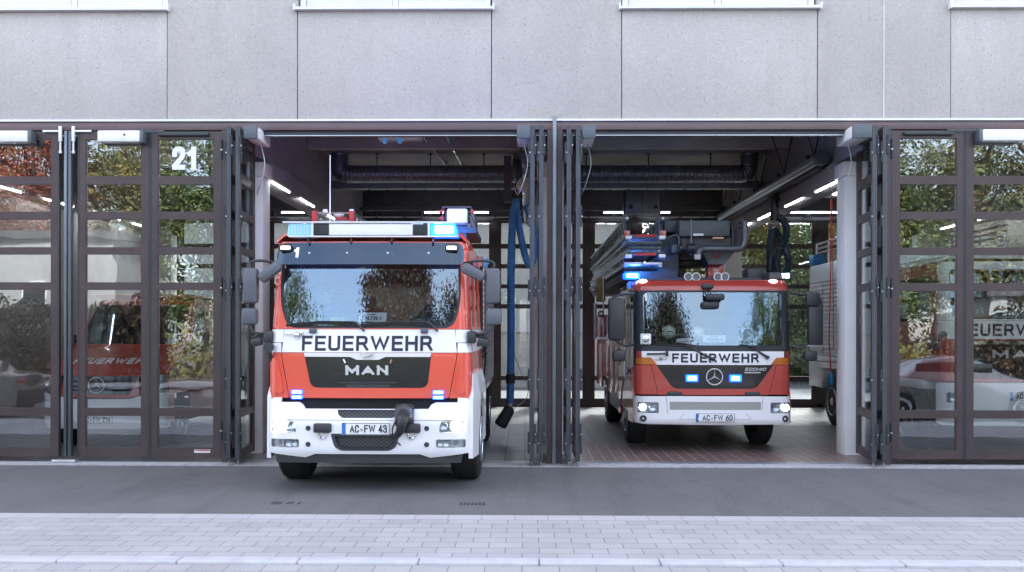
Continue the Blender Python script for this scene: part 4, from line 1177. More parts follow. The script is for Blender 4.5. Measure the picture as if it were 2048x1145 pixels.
for a in (90, 210, 330): sw.tube([cpt, cpt + (u_ * math.cos(R(a)) + v_ * math.sin(R(a))) * .23], .014, 6)
sw.tube([cpt, cpt - ax * .35], .03, 8).done('steering_wheel', 'black_plastic', E)
person('driver in dark jacket with yellow patches at the steering wheel of the fire engine', (EX + .74, EY + 1.10, 1.58), True)
person('passenger in dark jacket with yellow patches in the left seat of the fire engine', (EX - .74, EY + 1.10, 1.58), False)
cs = thing('name_card', 'white card reading 1-HLF20-1 behind the windscreen of the fire engine', 'card', (EX, EY, 0))
def FC(u, v, w): return Vector((u, .20 + (v - 2.0) * .2 + w, v))
cd = panel('card_board', 'paper', cs, rr(fx(709) + .005, fx(767) + .005, 2.035, 2.145, .006), FC, thick=.006, grid=.2)
sign('card_lettering', '1-HLF20-1', 'letters', cd, (fx(719), fx(757), 2.055, 2.10), FC, .16, .35, .002); sign('card_heading', 'FEUERWEHR', 'letters', cd, (fx(728), fx(746), 2.117, 2.129), FC, .16, .35, .002)
# wipers, small camera, work lamp
for x0, x1 in ((-.17, -1.0), (.70, -.1)):
    wp = MB().tube([FE(x0 + .12, 1.92, -.03), FE(x0 + .02, 2.02, -.035), FE(x0 - .02, 2.03, -.03)], .014, 6)
    wp.tube([FE(x0 - .02, 2.03, -.035), FE((x0 + x1) / 2, 2.035, -.025), FE(x1, 2.0, -.015)], .009, 6)
    wp.tube([FE(x0 + .02, 2.0, -.02), FE((x0 + x1) / 2, 2.015, -.012), FE(x1, 1.985, -.008)], .012, 6).done('wiper', 'black_plastic', E)
for x in (624.5, 849): B('wiper_mount', 'operator_grey', E, fx(x) - .045, fx(x) + .045, FE(fx(x), 1.92, 0).y - .05, FE(fx(x), 1.92, 0).y - .002, 1.895, 1.955, bev=.015)
c = FE(-.86, 1.875, -.03); cm = MB().ball(tuple(c), .036, 14); cm.box(c.x + .03, c.x + .07, c.y - .02, c.y + .02, c.z, c.z + .04, .006).tube([(c.x - .16, c.y + .02, c.z), (c.x, c.y + .01, c.z)], .005, 6).done('front_camera', 'chrome', E)
c = (-1.185, -.02, 1.725); lm = MB().lathe(c, 'y', [(.08, .03), (.06, .055), (-.01, .062)], 20).tube([(-1.185, .03, 1.68), (-1.18, .1, 1.56)], .02, 8).done('work_lamp', 'black_plastic', E)
MB().lathe((-1.185, -.012, 1.725), 'y', [(-.012, .045), (0, .055)], 20).done('lamp_glass', 'reflector', lm)
# light bar on the roof
LB = thing('x', '', ''); bpy.data.objects.remove(LB)
lx = lambda p: (p - 742) / 165.; lz = lambda p: 1.91 + (665 - p) / 165.
bar = B('light_bar', 'white_paint', E, lx(658), lx(825), .16, .46, lz(472.5), lz(449.5), bev=.012)
for x0, x1 in ((627, 657.5), (825.5, 856)): 
    sp = B('siren_speaker', 'black_plastic', bar, lx(x0), lx(x1), .17, .45, lz(472), lz(450.5), bev=.006)
    sg = MB()
    for k in range(9): sg.box(lx(x0) + .02 + k * .016, lx(x0) + .028 + k * .016, .163, .169, lz(470), lz(453))
    sg.done('speaker_slats', 'charcoal', sp)
rl = MB()
for zz in (lz(475.5), lz(447.2)): rl.box(lx(566 if zz > 3.15 else 578), lx(928 if zz > 3.15 else 915), .14, .20, zz - .009, zz + .009, .004)
for x in (625.5, 857): rl.box(lx(x) - .012, lx(x) + .012, .145, .165, lz(476), lz(447))
rl.done('bar_rail', 'alu_bright', bar)
def blu(x0, x1, m):
    return MB().prism(roundpoly([(x0, lz(474)), (x1, lz(474)), (x1 - (.03 if x1 > 0 else 0), lz(450)), (x0 + (.03 if x0 < -.5 else 0), lz(450))], .012), 'y', .16, .46).done('blue_beacon', m, bar)
o = blu(lx(574), lx(624), 'blue_off')
lv = MB()
for k in range(7): lv.box(lx(578) + k * .037, lx(578) + k * .037 + .006, .156, .1595, lz(471), lz(453))
lv.done('beacon_ribs', 'white_paint', o)
o = blu(lx(860), lx(915), 'blue_lit'); B('beacon_core', 'blue_core', o, lx(870), lx(906), .140, .159, lz(469), lz(455), bev=.006)
for x in (618, 703, 784, 866): MB().tube([(lx(x), .3, lz(474)), (lx(x), .3, 3.08)], .018, 8).tube([(lx(x), .2, lz(476)), (lx(x), .1, 2.99)], .012, 6).done('bar_bracket', 'black_plastic', bar)
# roof load: ladder, antenna, boxes, cage
ld = thing('ladder', '', ''); bpy.data.objects.remove(ld)
pA = at(636, 447, 13.6) - Vector((EX, EY, 0)); X0 = pA.x - .05; X1 = (at(704, 440, 13.6) - Vector((EX, EY, 0))).x
lad = MB(); zt = at(636, 424, 13.6).z; zb = zt - .17; ya = 13.6 - 10.95
for x in (X0, X1):
    lad.box(x - .02, x + .02, ya, ya + 4.2, zt - .04, zt, .005).box(x - .02, x + .02, ya, ya + 4.2, zb, zb + .04, .005)
    for k in range(14): lad.box(x - .014, x + .014, ya + .1 + k * .3, ya + .15 + k * .3, zb + .041, zt - .041)
for k in range(14): lad.tube([(X0, ya + .12 + k * .3, zb + .05), (X1, ya + .12 + k * .3, zb + .05)], .014, 6)
for z in (zb + .02, zt - .02): lad.tube([(X0, ya, z), (X1, ya, z)], .012, 6)
la = lad.done('roof_ladder', 'alu_tread', E)
for x in (X0, X1): B('ladder_end', 'red_cable', la, x - .035, x + .035, ya - .05, ya + .0, zb - .02, zt + .01, bev=.008)
for x in (X0 + .13, X1 - .03): MB().lathe((x, ya + .15, zt + .01), 'x', [(-.03, .05), (.03, .05)], 16).done('ladder_roller', 'white_paint', la)
B('ladder_tool', 'red_cable', la, X0 + .25, X1 - .1, ya + .2, ya + .8, zb + .05, zb + .12, bev=.02)
MB().ball(((X0 + X1) / 2 + .03, ya + .25, zb + .15), .06, 12, (1.4, 1, .8)).done('ladder_clamp', 'white_paint', la)
B('ladder_support', 'black_plastic', la, X0 - .1, X1 + .1, ya + .1, ya + .2, 3.1, zb - .001)
ax_ = at(660, 445, 11.9) - Vector((EX, EY, 0))
MB().tube([(ax_.x, ax_.y, 3.1), (ax_.x, ax_.y, 3.2), (ax_.x, ax_.y, at(660, 311, 11.9).z)], lambda i: (.016, .010, .006)[i], 6).done('antenna', 'alu_bright', E)
MB().ball((lx(789), .9, 3.22), .1, 14, (1, 1.2, .6)).box(lx(775), lx(800), .8, 1.1, 3.1, 3.2, .01).done('antenna_dome', 'operator_grey', E)
B('roof_box', 'white_paint', E, lx(815), lx(836), .5, .9, 3.12, 3.275, bev=.01)
B('roof_box', 'white_paint', E, lx(757), lx(776), 1.5, 1.9, 3.12, 3.30, bev=.01)
c0 = at(893, 447, 12.4) - Vector((EX, EY, 0)); c1 = at(935, 417, 12.4) - Vector((EX, EY, 0))
bx = B('lamp_head', 'white_paint', E, c0.x, c1.x, c0.y, c0.y + .12, c0.z, c1.z, bev=.03)
B('lamp_mount', 'black_plastic', E, c0.x + .02, c1.x - .02, c0.y + .1, c0.y + .3, 3.08, c0.z + .05)
cg = MB(); x0, x1, z0, z1, y0 = c0.x - .05, c1.x + .05, c0.z - .02, c1.z + .01, c0.y - .03
for yy in (y0, y0 + .5, y0 + 1.0, y0 + 1.5):
    cg.tube([(x0, yy, z0), (x1, yy, z0), (x1, yy, z1), (x0, yy, z1)], .011, 6, closed=True)
for k in range(9): cg.tube([(x1, y0 + k * .19, z0), (x1, y0 + k * .19 + .1, z1)], .008, 5)
for x in (x0, x1):
    for z in (z0, (z0 + z1) / 2, z1): cg.tube([(x, y0, z), (x, y0 + 1.5, z)], .010, 6)
cgo = cg.done('lamp_cage', 'charcoal_l', E)
B('cage_tray', 'charcoal', cgo, x0, x1 + .06, y0 + .1, y0 + 1.6, z0 - .10, z0 - .02)
B('cage_post', 'charcoal', cgo, x0 + .05, x0 + .12, y0 + .5, y0 + .6, 3.05, z0 - .101)
for x, z in ((x0 - .02, z1 - .06), (x0 - .02, z0 + .08), (x1 + .02, z1 - .06)): MB().ball((x, y0, z), .028, 8).done('marker_knob', 'red_cable', cgo)
# body behind the cab
bd = B('rear_body', 'red_a', E, -1.22, 1.22, 2.98, 7.6, .95, 3.05, bev=.03)
for s in (-1, 1):
    for k in range(3): B('roller_shutter', 'shutter', bd, s * 1.226 - .008, s * 1.226 + .008, 3.1 + k * 1.5, 4.5 + k * 1.5, 1.05, 2.9)
    B('body_skirt', 'charcoal', bd, s * 1.15 - .06, s * 1.15 + .06, 2.98, 4.55, .42, .945)
    MB().tube([(s * 1.20, 2.92, 1.2), (s * 1.20, 2.92, 2.9)], .02, 8).tube([(s * 1.235, 2.95, 1.9), (s * 1.26, 3.0, 1.5), (s * 1.235, 3.0, 1.2)], .015, 6).done('grab_rail', 'black_plastic', bd)
for k in range(3):
    MB().tube(crom([(1.05, 2.9, 1.55 + k * .09), (1.28, 2.93, 1.60 + k * .09), (1.2, 2.96, 1.52 + k * .09)], 4), .014, 6).done('coiled_line', 'black_plastic', bd)
B('chassis', 'dark_in', E, -.45, .45, .3, 7.4, .45, .95)
B('axle', 'dark_in', E, -.92, .92, 1.06, 1.22, .44, .60)
MB().ball((1.22, 3.3, 2.98), .075, 12, (1, 1, 1.2)).done('side_beacon', 'blue_off', E)
lt = bpy.data.lights.new('beacon_light', 'POINT'); lt.energy = 8; lt.color = (.05, .25, 1); lt.shadow_soft_size = .06
lo = bpy.data.objects.new('beacon_light', lt); COL.objects.link(lo); lo.parent = E; lo.location = (lx(888), .62, 3.30)
# ================================================================= LADDER TRUCK (right bay)
QX, QY = 2.96, 14.5 - 13.34
Q = thing('ladder_truck', 'dark red low cab ladder truck parked inside the right open bay', 'ladder truck', (QX, QY, 0))
qx = lambda p: (p - 1428) / 127.6
qz = lambda p: 1.91 - (p - 665) / 127.6
def rel(px_, py_, D): return at(px_, py_, D) - Vector((QX, QY, 0))
H2 = 1.23
FQ = front_fn(H2, .14, 1.6, .11, .075)
def FQ2(u, v, w):          # brow above the glass
    p = FQ(u, v, w); p.y += max(0, v - 2.60) ** 2 * 5; return p
wq = roundpoly([(-1.17, 1.635), (1.17, 1.635), (1.175, 2.57), (-1.175, 2.57)], .05)
panel('roof_brow', 'red_b', Q, roundpoly([(-H2, 2.575), (H2, 2.575), (1.19, 2.74), (-1.19, 2.74)], [0, 0, .06, .06]), FQ2, thick=.03, grid=.05)
q = panel('windscreen', 'windscreen', Q, wq, lift(FQ, -.01), thick=.006, grid=.08, smooth=60)
panel('windscreen_border', 'gasket', q, rr(-1.20, 1.20, 1.622, 2.573, .03), lift(FQ, -.006), [roundpoly([(-1.08, 1.71), (1.08, 1.71), (1.10, 2.545), (-1.10, 2.545)], .08)], .008, .08)
for s in (-1, 1): panel('pillar', 'gasket', Q, [(s * 1.203, 1.40), (s * H2, 1.40), (s * H2, 2.572), (s * 1.203, 2.572)], FQ, thick=.03, grid=.06)
bt = [(-1.125, 1.617), (1.105, 1.617), (1.105, 1.525), (.93, 1.405), (-.90, 1.405), (-1.125, 1.525)]
panel('white_belt', 'white_a', Q, bt, FQ, thick=.02, grid=.09)
sign('lettering', 'FEUERWEHR', 'letters', Q, (qx(1344.5), qx(1517), qz(725), qz(706.5)), FQ, .21, .40, .003)
for s in (-1, 1):
    panel('belt_corner', 'red_b', Q, [(s * 1.13, 1.617), (s * 1.20, 1.617), (s * 1.20, 1.53), (s * 1.13, 1.53)], FQ, thick=.02, grid=.05)
    panel('turn_signal', 'amber', Q, roundpoly([(s * 1.21, 1.52), (s * .98, 1.52), (s * .885, 1.408), (s * 1.21, 1.408)], .01), lift(FQ, .008), thick=.02, grid=.06)
    panel('corner_panel', 'red_b', Q, [(s * H2, 1.40), (s * .985, 1.40), (s * .87, .94), (s * H2, .94)], FQ, thick=.03, grid=.06)
gq = roundpoly([(-.90, 1.402), (.93, 1.402), (.68, 1.06), (.60, 1.03), (-.58, 1.03), (-.66, 1.06)], [0, 0, .06, .04, .04, .06])
panel('front_flap', 'red_b', Q, [(-.978, 1.403), (.978, 1.403), (.862, .935), (-.862, .935)], FQ, [gq], .03, .08)
g = panel('grille', 'grille', Q, gq, lift(FQ, -.012), thick=.02, grid=.1)
c = FQ(0, qz(753), -.02)
star_emblem('star_emblem', g, tuple(c), .125, 'alu_bright')
sign('model_lettering', 'ECONIC', 'alu', g, (qx(1489), qx(1531), qz(741), qz(735)), FQ, .2, .3, .006, .3)
panel('lettering_bar', 'steel', g, [(qx(1488), qz(746)), (qx(1521), qz(746)), (qx(1521), qz(743.5)), (qx(1488), qz(743.5))], lift(FQ, .0), thick=.004, grid=.2)
for x in (1383.5, 1470):
    o = panel('front_strobe', 'blue_lit', Q, rr(qx(x - 12), qx(x + 12), qz(763), qz(749), .015), lift(FQ, .025), thick=.03, grid=.1)
    panel('strobe_core', 'blue_core', o, rr(qx(x - 7.5), qx(x + 7.5), qz(759.5), qz(752.5), .01), lift(FQ, .028), thick=.003, grid=.1)
for a, b in ((1336, 1364), (1490, 1518)): B('tow_notch', 'black_plastic', Q, qx(a), qx(b), FQ(0, 1, 0).y - .03, .05, .925, .985, bev=.01)
GB = front_fn(1.24, .20, 9, 0, .06, base=-.06)
def FG(u, v, w):
    p = GB(u, v, w)
    if v < .56: p.y += (.56 - v) ** 2 * 4
    if v < .70 and abs(u) < .72: p.y += .012
    return p
hq = [roundpoly([(s * .87, .82), (s * 1.19, .82), (s * 1.19, .655), (s * .87, .655)], .015) for s in (-1, 1)]
cq = [circ(s * 1.105, .565, .052, 18) for s in (-1, 1)]
stp = rr(-.70, .72, .705, .83, .01)
b = panel('bumper', 'white_a', Q, roundpoly([(-1.24, .50), (-1.24, .91), (-.70, .918), (.70, .918), (1.24, .91), (1.24, .50), (1.1, .478), (.0, .465), (-1.1, .478)], [.05, .03, 0, 0, .03, .05, 0, 0, 0]), FG, hq + cq + [stp], .05, .07)
for s in (-1, 1): panel('bumper_seam', 'gasket', b, [(s * .71, .47), (s * .715, .47), (s * .755, .915), (s * .75, .915)], lift(FG, .001), thick=.004, grid=.2)
panel('bumper_recess_line', 'operator_grey', b, roundpoly([(-.56, .555), (.58, .555), (.48, .66), (-.46, .66)], .03), lift(FG, .001), [roundpoly([(-.555, .558), (.575, .558), (.475, .656), (-.455, .656)], .03)], .004, .2)
panel('mesh_strip', 'mesh_light', Q, stp, lift(FG, -.006), thick=.01, grid=.15)
for k, s in enumerate((-1, 1)):
    h = panel('headlight', 'reflector', Q, hq[k], lift(FG, -.05), thick=.01, grid=.08)
    panel('headlight_frame', 'charcoal', h, hq[k], FG, [[(s * 1.03 + (u - s * 1.03) * .93, .7375 + (v - .7375) * .88) for u, v in hq[k]]], .04, .08)
    c = FG(s * (1.115 if s < 0 else 1.12), .737, 0) if s < 0 else FG(1.12, .737, 0)
    MB().lathe((c.x, c.y, c.z), 'y', [(.04, .04), (.015, .052), (.005, .04)], 20).done('headlight_bulb', 'head_lit', h)
    c = FG(s * .96, .737, 0); MB().lathe((c.x, c.y, c.z), 'y', [(.04, .03), (.02, .052), (.025, .04), (.04, .01)], 20).done('turn_reflector', 'chrome', h)
    panel('headlight_glass', 'lens', h, hq[k], lift(FG, -.003), thick=.004, grid=.1)
    c = FG(s * 1.105, .565, 0); f = MB().lathe((c.x, c.y, c.z), 'y', [(.04, .045), (-.004, .052), (-.004, .042), (.02, .034)], 20).done('fog_light', 'charcoal', Q)
    MB().lathe((c.x, c.y + .012, c.z), 'y', [(-.004, .02), (.01, .03)], 16).done('fog_lens', 'reflector', f)
plate(Q, 0, .512, .655, qx(1390), qx(1467.5), lift(FG, .012), ('AC', 'FW 60'))
# wipers, mirrors, lamps
for (x0, y0), (x1, y1) in (((1425, 718), (1371, 690)), ((1534, 714), (1498, 691))):
    a, e = FQ(qx(x0), qz(y0), -.03), FQ(qx(x1), qz(y1), -.03)
    w_ = MB().tube([a, a.lerp(e, .4), e], lambda i: (.022, .015, .008)[i], 8).ball(tuple(a), .03, 10)
    e2 = FQ(qx(x1) - .50 * (1 if x0 < 1500 else .3), qz(y1 - 2), -.02)
    w_.tube([FQ(qx(x1) + .12, qz(y1 + 2), -.02), e2], .008, 6).done('wiper', 'black_plastic', Q)
mb = MB(); c = FQ(qx(1416), 2.65, 0)
mb.box(c.x - .085, c.x + .085, c.y - .10, c.y + .02, 2.60, 2.68, .015)
for dx in (-.03, .03): mb.tube([(c.x + dx, c.y - .05, 2.61), (c.x + dx * 1.5, c.y - .12, 2.50)], .010, 6)
rot_box(mb, (qx(1429), c.y - .13, qz(594)), (.30, .08, .105), (0, 0, 0), .035); rot_box(mb, (qx(1421), c.y - .06, qz(610)), (.29, .10, .12), (0, 0, 0), .045)
mb.done('kerb_mirror', 'black_plastic', Q)
sign('unit_number', '1', 'letters_w', Q, (qx(1287) + .02, qx(1293) + .02, qz(601), qz(586)), FQ, .27, .3, .014)
lm = MB().lathe((qx(1292), FQ(-1.06, 1.81, 0).y - .06, qz(678)), 'y', [(.04, .06), (.0, .082), (-.01, .075)], 20).box(qx(1292) - .085, qx(1292) + .085, FQ(-1.06, 1.81, 0).y - .055, FQ(-1.06, 1.81, 0).y - .02, qz(678) - .085, qz(678) + .085, .02).done('work_lamp', 'white_paint', Q)
MB().lathe((qx(1292), FQ(-1.06, 1.81, 0).y - .075, qz(678)), 'y', [(-.004, .045), (.004, .06)], 16).done('lamp_glass', 'reflector', lm)
MB().tube([FQ(qx(1295), qz(708), -.02), FQ(qx(1333), qz(707), -.05)], .014, 8).box(qx(1331), qx(1336), FQ(qx(1333), 1.58, 0).y - .08, FQ(qx(1333), 1.58, 0).y - .02, qz(712), qz(702), .005).done('lamp_arm', 'black_plastic', Q)
pb = MB(); pc = FQ(qx(1323), qz(717), -.012)
pb.ball(tuple(pc), .028, 10).box(pc.x - .10, pc.x + .09, pc.y, pc.y + .01, pc.z - .02, pc.z + .005).done('flap_lock', 'steel', Q)
for x in (1290, 1553): 
    c = FQ2(qx(x), 2.715, 0); MB().ball((c.x, c.y + .02, qz(561)), .045, 12, (1.5, 1, .7)).done('marker_lamp', 'head_dim', Q)
for x in (1382.5, 1398.5, 1443, 1457.5):
    s = MB().lathe((qx(x) * .99, .33, 2.80), 'y', [(.08, .03), (.05, .055), (-.02, .068)], 20).done('searchlight', 'operator_grey', Q)
    MB().lathe((qx(x) * .99, .305, 2.80), 'y', [(-.003, .052), (.01, .062)], 20).done('searchlight_glass', 'charcoal_l', s)
    MB().tube([(qx(x) * .99 + .062 * math.cos(k * PI / 12), .298, 2.80 + .062 * math.sin(k * PI / 12)) for k in range(24)], .009, 8, closed=True).done('searchlight_ring', 'alu_bright', s)
# right mirrors
mm = MB().tube(crom([(1.22, .15, 2.53), (1.45, .02, 2.50), (1.62, -.02, 2.46), (1.66, -.02, 2.30), (1.62, -.02, 2.20)], 5), .018, 8).tube(crom([(1.22, .12, 1.70), (1.38, .02, 1.68), (1.50, .0, 1.80), (1.52, 0, 1.9)], 5), .016, 8).done('mirror_arm', 'black_plastic', Q)
_g = M['grey_plastic']; M['grey_plastic'] = M['black_plastic']
mirror_head(Q, (1.56, -.02, 2.02), .23, .12, .60); mirror_head(Q, (1.53, .0, 2.43), .22, .10, .22); mirror_head(Q, (1.50, .02, 1.55), .20, .12, .16, 'kerb_mirror_head')
MB().tube(crom([(-1.22, .15, 2.52), (-1.45, .0, 2.50), (-1.60, -.05, 2.44), (-1.62, -.05, 2.3)], 5), .018, 8).tube(crom([(-1.22, .15, 1.72), (-1.4, .0, 1.70), (-1.55, -.02, 1.78)], 5), .016, 8).done('mirror_arm', 'black_plastic', Q)
mirror_head(Q, (-1.53, -.03, 2.12), .26, .13, .66); mirror_head(Q, (-1.49, .0, 1.55), .2, .13, .18, 'kerb_mirror_head')
M['grey_plastic'] = _g
# cab sides
for s in (-1, 1):
    sw1 = roundpoly([(.30, 1.68), (1.12, 1.68), (1.12, 2.50), (.36, 2.50)], .05); sw2 = roundpoly([(1.32, 1.68), (2.1, 1.68), (2.1, 2.5), (1.32, 2.5)], .05)
    sd = panel('cab_side', 'red_b', Q, [(.30, .94), (.95, .94), (.95, .60), (2.35, .60), (2.35, 2.70), (.42, 2.70), (.22, 1.60)], side_fn(FQ, s), [sw1, sw2], .04, .12)
    for q_ in (sw1, sw2): panel('side_window', 'side_glass', sd, q_, side_fn(FQ, s, -.01), thick=.006, grid=.2)
    for y in (.24, 1.22, 2.2): B('door_seam', 'gasket', sd, s * H2 - .003, s * H2 + .003, y, y + .012, .98, 2.65)
    MB().tube([(s * 1.25, 1.17, 1.1), (s * 1.27, 1.17, 1.2), (s * 1.27, 1.17, 2.3), (s * 1.25, 1.17, 2.4)], .014, 6).done('grab_rail', 'alu', sd)
    arch = [(1.5 + .60 * math.cos(R(a)), .50 + .60 * math.sin(R(a))) for a in range(-5, 186, 12)]
    panel('fender', 'red_b', Q, [(.20, .48), (.20, .92), (.42, 1.32), (2.45, 1.32), (2.45, .46), (2.10, .46)] + arch[1:-1] + [(.90, .46)], lambda u, v, w, s=s: Vector((s * (1.245 - w), u, v)), thick=.05, grid=.1)
    wheel(Q, (s * 1.06, 1.5, .5), .5, .32, s)
    wheel(Q, (s * 1.06, 5.35, .5), .5, .32, s)
    B('side_indicator', 'amber', Q, s * 1.25 - .02, s * 1.25 + .02, .60, .72, 1.12, 1.18, bev=.01)
    MB().ball((s * 1.28, .75, 1.28), .07, 12, (.5, 1, 1)).done('wheel_arch_lamp', 'chrome', Q)
panel('cab_roof', 'red_b', Q, [(-H2, .36), (H2, .36), (H2, 2.35), (-H2, 2.35)], roof_fn(2.755, H2, .08), thick=.03, grid=.12)
B('cab_back', 'red_b', Q, -1.2, 1.2, 2.351, 2.38, .6, 2.70); B('cab_floor', 'dark_in', Q, -1.19, 1.19, .25, 2.34, .62, .68)
B('gap_recess', 'dark_in', Q, -1.15, 1.15, .16, .3, .6, 1.60)
B('dashboard', 'dash', Q, -1.17, 1.17, .26, .70, 1.35, 1.70, bev=.04)
for x in (-.7, .72): seat(Q, x, 1.25, 1.25)
B('cab_partition', 'hall_dark', Q, -1.15, 1.15, 2.1, 2.15, .7, 2.7)
sw = MB(); cpt = Vector((.72, .78, 1.80)); ax = Vector((0, -.45, .89)).normalized(); v_ = ax.cross(u_)
sw.tube([cpt + (u_ * math.cos(a * PI / 14) + v_ * math.sin(a * PI / 14)) * .22 for a in range(28)], .015, 8, closed=True).tube([cpt - u_ * .22, cpt + u_ * .22], .014, 6).done('steering_wheel', 'black_plastic', Q)
MB().tube([(qx(1553), .45, 2.5), (qx(1555), .42, 2.2), (qx(1551), .4, 1.95)], .02, 8).ball((qx(1557), .45, 2.36), .05, 10).ball((qx(1557), .45, 2.26), .05, 10).ball((qx(1557), .45, 2.16), .05, 10).done('hand_lamps', 'steel', Q)
# body and equipment behind the cab
B('chassis', 'dark_in', Q, -.45, .45, .3, 8.4, .45, .95); B('axle', 'dark_in', Q, -.9, .9, 1.42, 1.58, .42, .58)
bd = B('body', 'red_b', Q, -1.23, 1.23, 2.5, 7.7, .95, 1.75, bev=.02)
for s in (-1, 1):
    for y0, y1 in ((2.55, 3.4), (3.45, 4.6), (6.1, 7.6)): B('locker_door', 'red_b', bd, s * 1.225 - .02, s * 1.225 + .02, y0, y1, .70, 1.65, bev=.008)
    B('body_skirt', 'charcoal', bd, s * 1.15 - .06, s * 1.15 + .06, 2.5, 4.6, .45, .945)
    B('platform_rail', 'alu_tread', bd, s * 1.22 - .03, s * 1.22 + .03, 2.5, 7.7, 1.76, 1.80)
    for k in range(4): MB().tube([(s * 1.19, 2.8 + k * 1.3, 1.8), (s * 1.19, 2.8 + k * 1.3, 2.25)], .014, 6).done('railing_post', 'alu', bd)
B('side_locker', 'red_b', bd, -1.27, -.9, 6.3, 7.5, 1.81, 2.30, bev=.02)
B('locker_lid', 'alu', bd, -1.25, -.95, 3.2, 5.0, 1.81, 1.88, bev=.01)
c0 = rel(1196, 600, 17.2); B('breathing_cylinder_box', 'mustard', bd, c0.x - .02, c0.x + .14, c0.y, c0.y + .3, 2.48, 2.92, bev=.03)
MB().ball((c0.x - .08, c0.y, 2.70), .06, 10).tube([(c0.x - .05, c0.y, 2.45), (c0.x - .05, c0.y, 1.8)], .03, 8).ball((c0.x + .05, c0.y - .1, 2.25), .07, 10).tube([(c0.x + .1, c0.y, 1.8), (c0.x + .1, c0.y, 2.95)], .015, 6).done('pump_fittings', 'steel', bd)
# blue roof lamps
lb = B('roof_beacon', 'blue_lit', Q, qx(1249) + .03, qx(1281) + .03, .34, .55, 2.77, 2.87, bev=.02)
B('beacon_core', 'blue_core', lb, qx(1255) + .03, qx(1276) + .03, .325, .339, 2.795, 2.845, bev=.004)
B('beacon_base', 'charcoal', Q, -1.15, -.35, .35, .62, 2.74, 2.768, bev=.01)
B('beacon_cover', 'blue_off', Q, -1.28, -1.16, .6, .85, 2.62, 2.74, bev=.03)
c = rel(1562, 552, 14.95)
ds = B('display_box', 'hall_dark', Q, c.x - .185, c.x + .19, c.y, c.y + .25, c.z - .05, c.z + .055, bev=.008)
f3 = flat(c.y)
for t_, z0, z1 in (('FEUER', .008, .035), ('1-30', -.035, -.006)): sign('display_lettering', t_, 'blue_core', ds, (c.x + .02, c.x + .13, c.z + z0, c.z + z1), f3, .2, .35, .003)
B('display_foot', 'black_plastic', ds, c.x - .05, c.x + .05, c.y + .05, c.y + .2, 2.74, c.z - .049)
lt2 = bpy.data.lights.new('beacon_light', 'POINT'); lt2.energy = 3.5; lt2.color = (.04, .25, 1); lt2.shadow_soft_size = .05
lo2 = bpy.data.objects.new('beacon_light', lt2); COL.objects.link(lo2); lo2.parent = Q; lo2.location = (-1.12, .75, 2.98)
# turntable + ladder set + cage
B('cab_roof_plate', 'hall_dark', Q, -.5, .95, .8, 2.2, 2.76, 2.82, bev=.01)
rb = rel(1429, 537, 15.6); B('ladder_rest', 'red_b', Q, rb.x - .13, rb.x + .13, rb.y - .1, rb.y + .15, 2.76, rb.z + .07, bev=.01)
B('rest_bracket', 'black_plastic', Q, rel(1495, 545, 15.4).x, rel(1545, 545, 15.4).x - .12, .9, 1.3, 2.76, 2.98, bev=.02)
LX0, LX1 = rel(1254, 434, 15).x, rel(1326, 434, 15).x
LZ1 = at(1254, 434, 15).z; y0 = 15 - 14.5; ladr = bpy.data.objects.new('ladder_set', None); COL.objects.link(ladr); ladr.parent = Q
for k, (ins_, zt_, zb_, yo) in enumerate(((0, LZ1, LZ1 - .34, 0), (.05, LZ1 - .36, LZ1 - .56, .15), (.0, LZ1 - .60, LZ1 - .80, .28))):
    m = MB()
    for x in (LX0 + ins_, LX1 - ins_):
        m.box(x - .022, x + .022, y0 + yo, y0 + yo + 8.0, zt_ - .045, zt_, .006).box(x - .03, x + .03, y0 + yo, y0 + yo + 8.0, zb_, zb_ + .06, .006)
        n_ = 18
        for j in range(n_):
            ya_, yb_ = y0 + yo + .1 + j * .43, y0 + yo + .1 + (j + .5) * .43
            m.tube([(x, ya_, zb_ + .05), (x, yb_, zt_ - .03)], .014, 5).tube([(x, yb_, zt_ - .03), (x, ya_ + .43, zb_ + .05)], .014, 5)
    for j in range(26): m.tube([(LX0 + ins_, y0 + yo + .12 + j * .3, zb_ + .05), (LX1 - ins_, y0 + yo + .12 + j * .3, zb_ + .05)], .014, 6)
    m.done('ladder_section', 'ladder_metal', ladr, 0)
for z, a in ((LZ1 - .34, 1), (LZ1 - .64, 0)):
    MB().tube([(LX0 + .12, y0 - .03, z + .03), (LX1 - .12, y0 - .03, z + .03)], .024, 10).done('red_rung', 'red_cable', ladr)
    for x in (LX0 + .02, LX1 - .02): MB().lathe((x, y0 - .04, z), 'x', [(-.05, .035), (.05, .035)], 14).done('ladder_roller', 'white_paint', ladr)
for x in (LX0, LX1): B('rail_foot', 'red_b', ladr, x - .05, x + .05, y0 - .02, y0 + .1, LZ1 - .33, LZ1 - .22, bev=.01)
for dz in (.42, .50, .58): B('rung_plate', 'charcoal', ladr, LX0 + .02, LX1 - .02, y0 + .0, y0 + .05, LZ1 - dz - .03, LZ1 - dz + .02, bev=.005)
for a, b in ((1250, 1285), (1291, 1326)): B('reflector_strip', 'paper', ladr, rel(a, 527, 15).x, rel(b, 527, 15).x, y0 + .1, y0 + .13, at(a, 528.5, 15).z, at(a, 524, 15).z, bev=.005)
B('boom_underside', 'hall_dark', ladr, LX0, LX1 + .3, y0 + .4, y0 + 7.5, LZ1 - 1.0, LZ1 - .86)
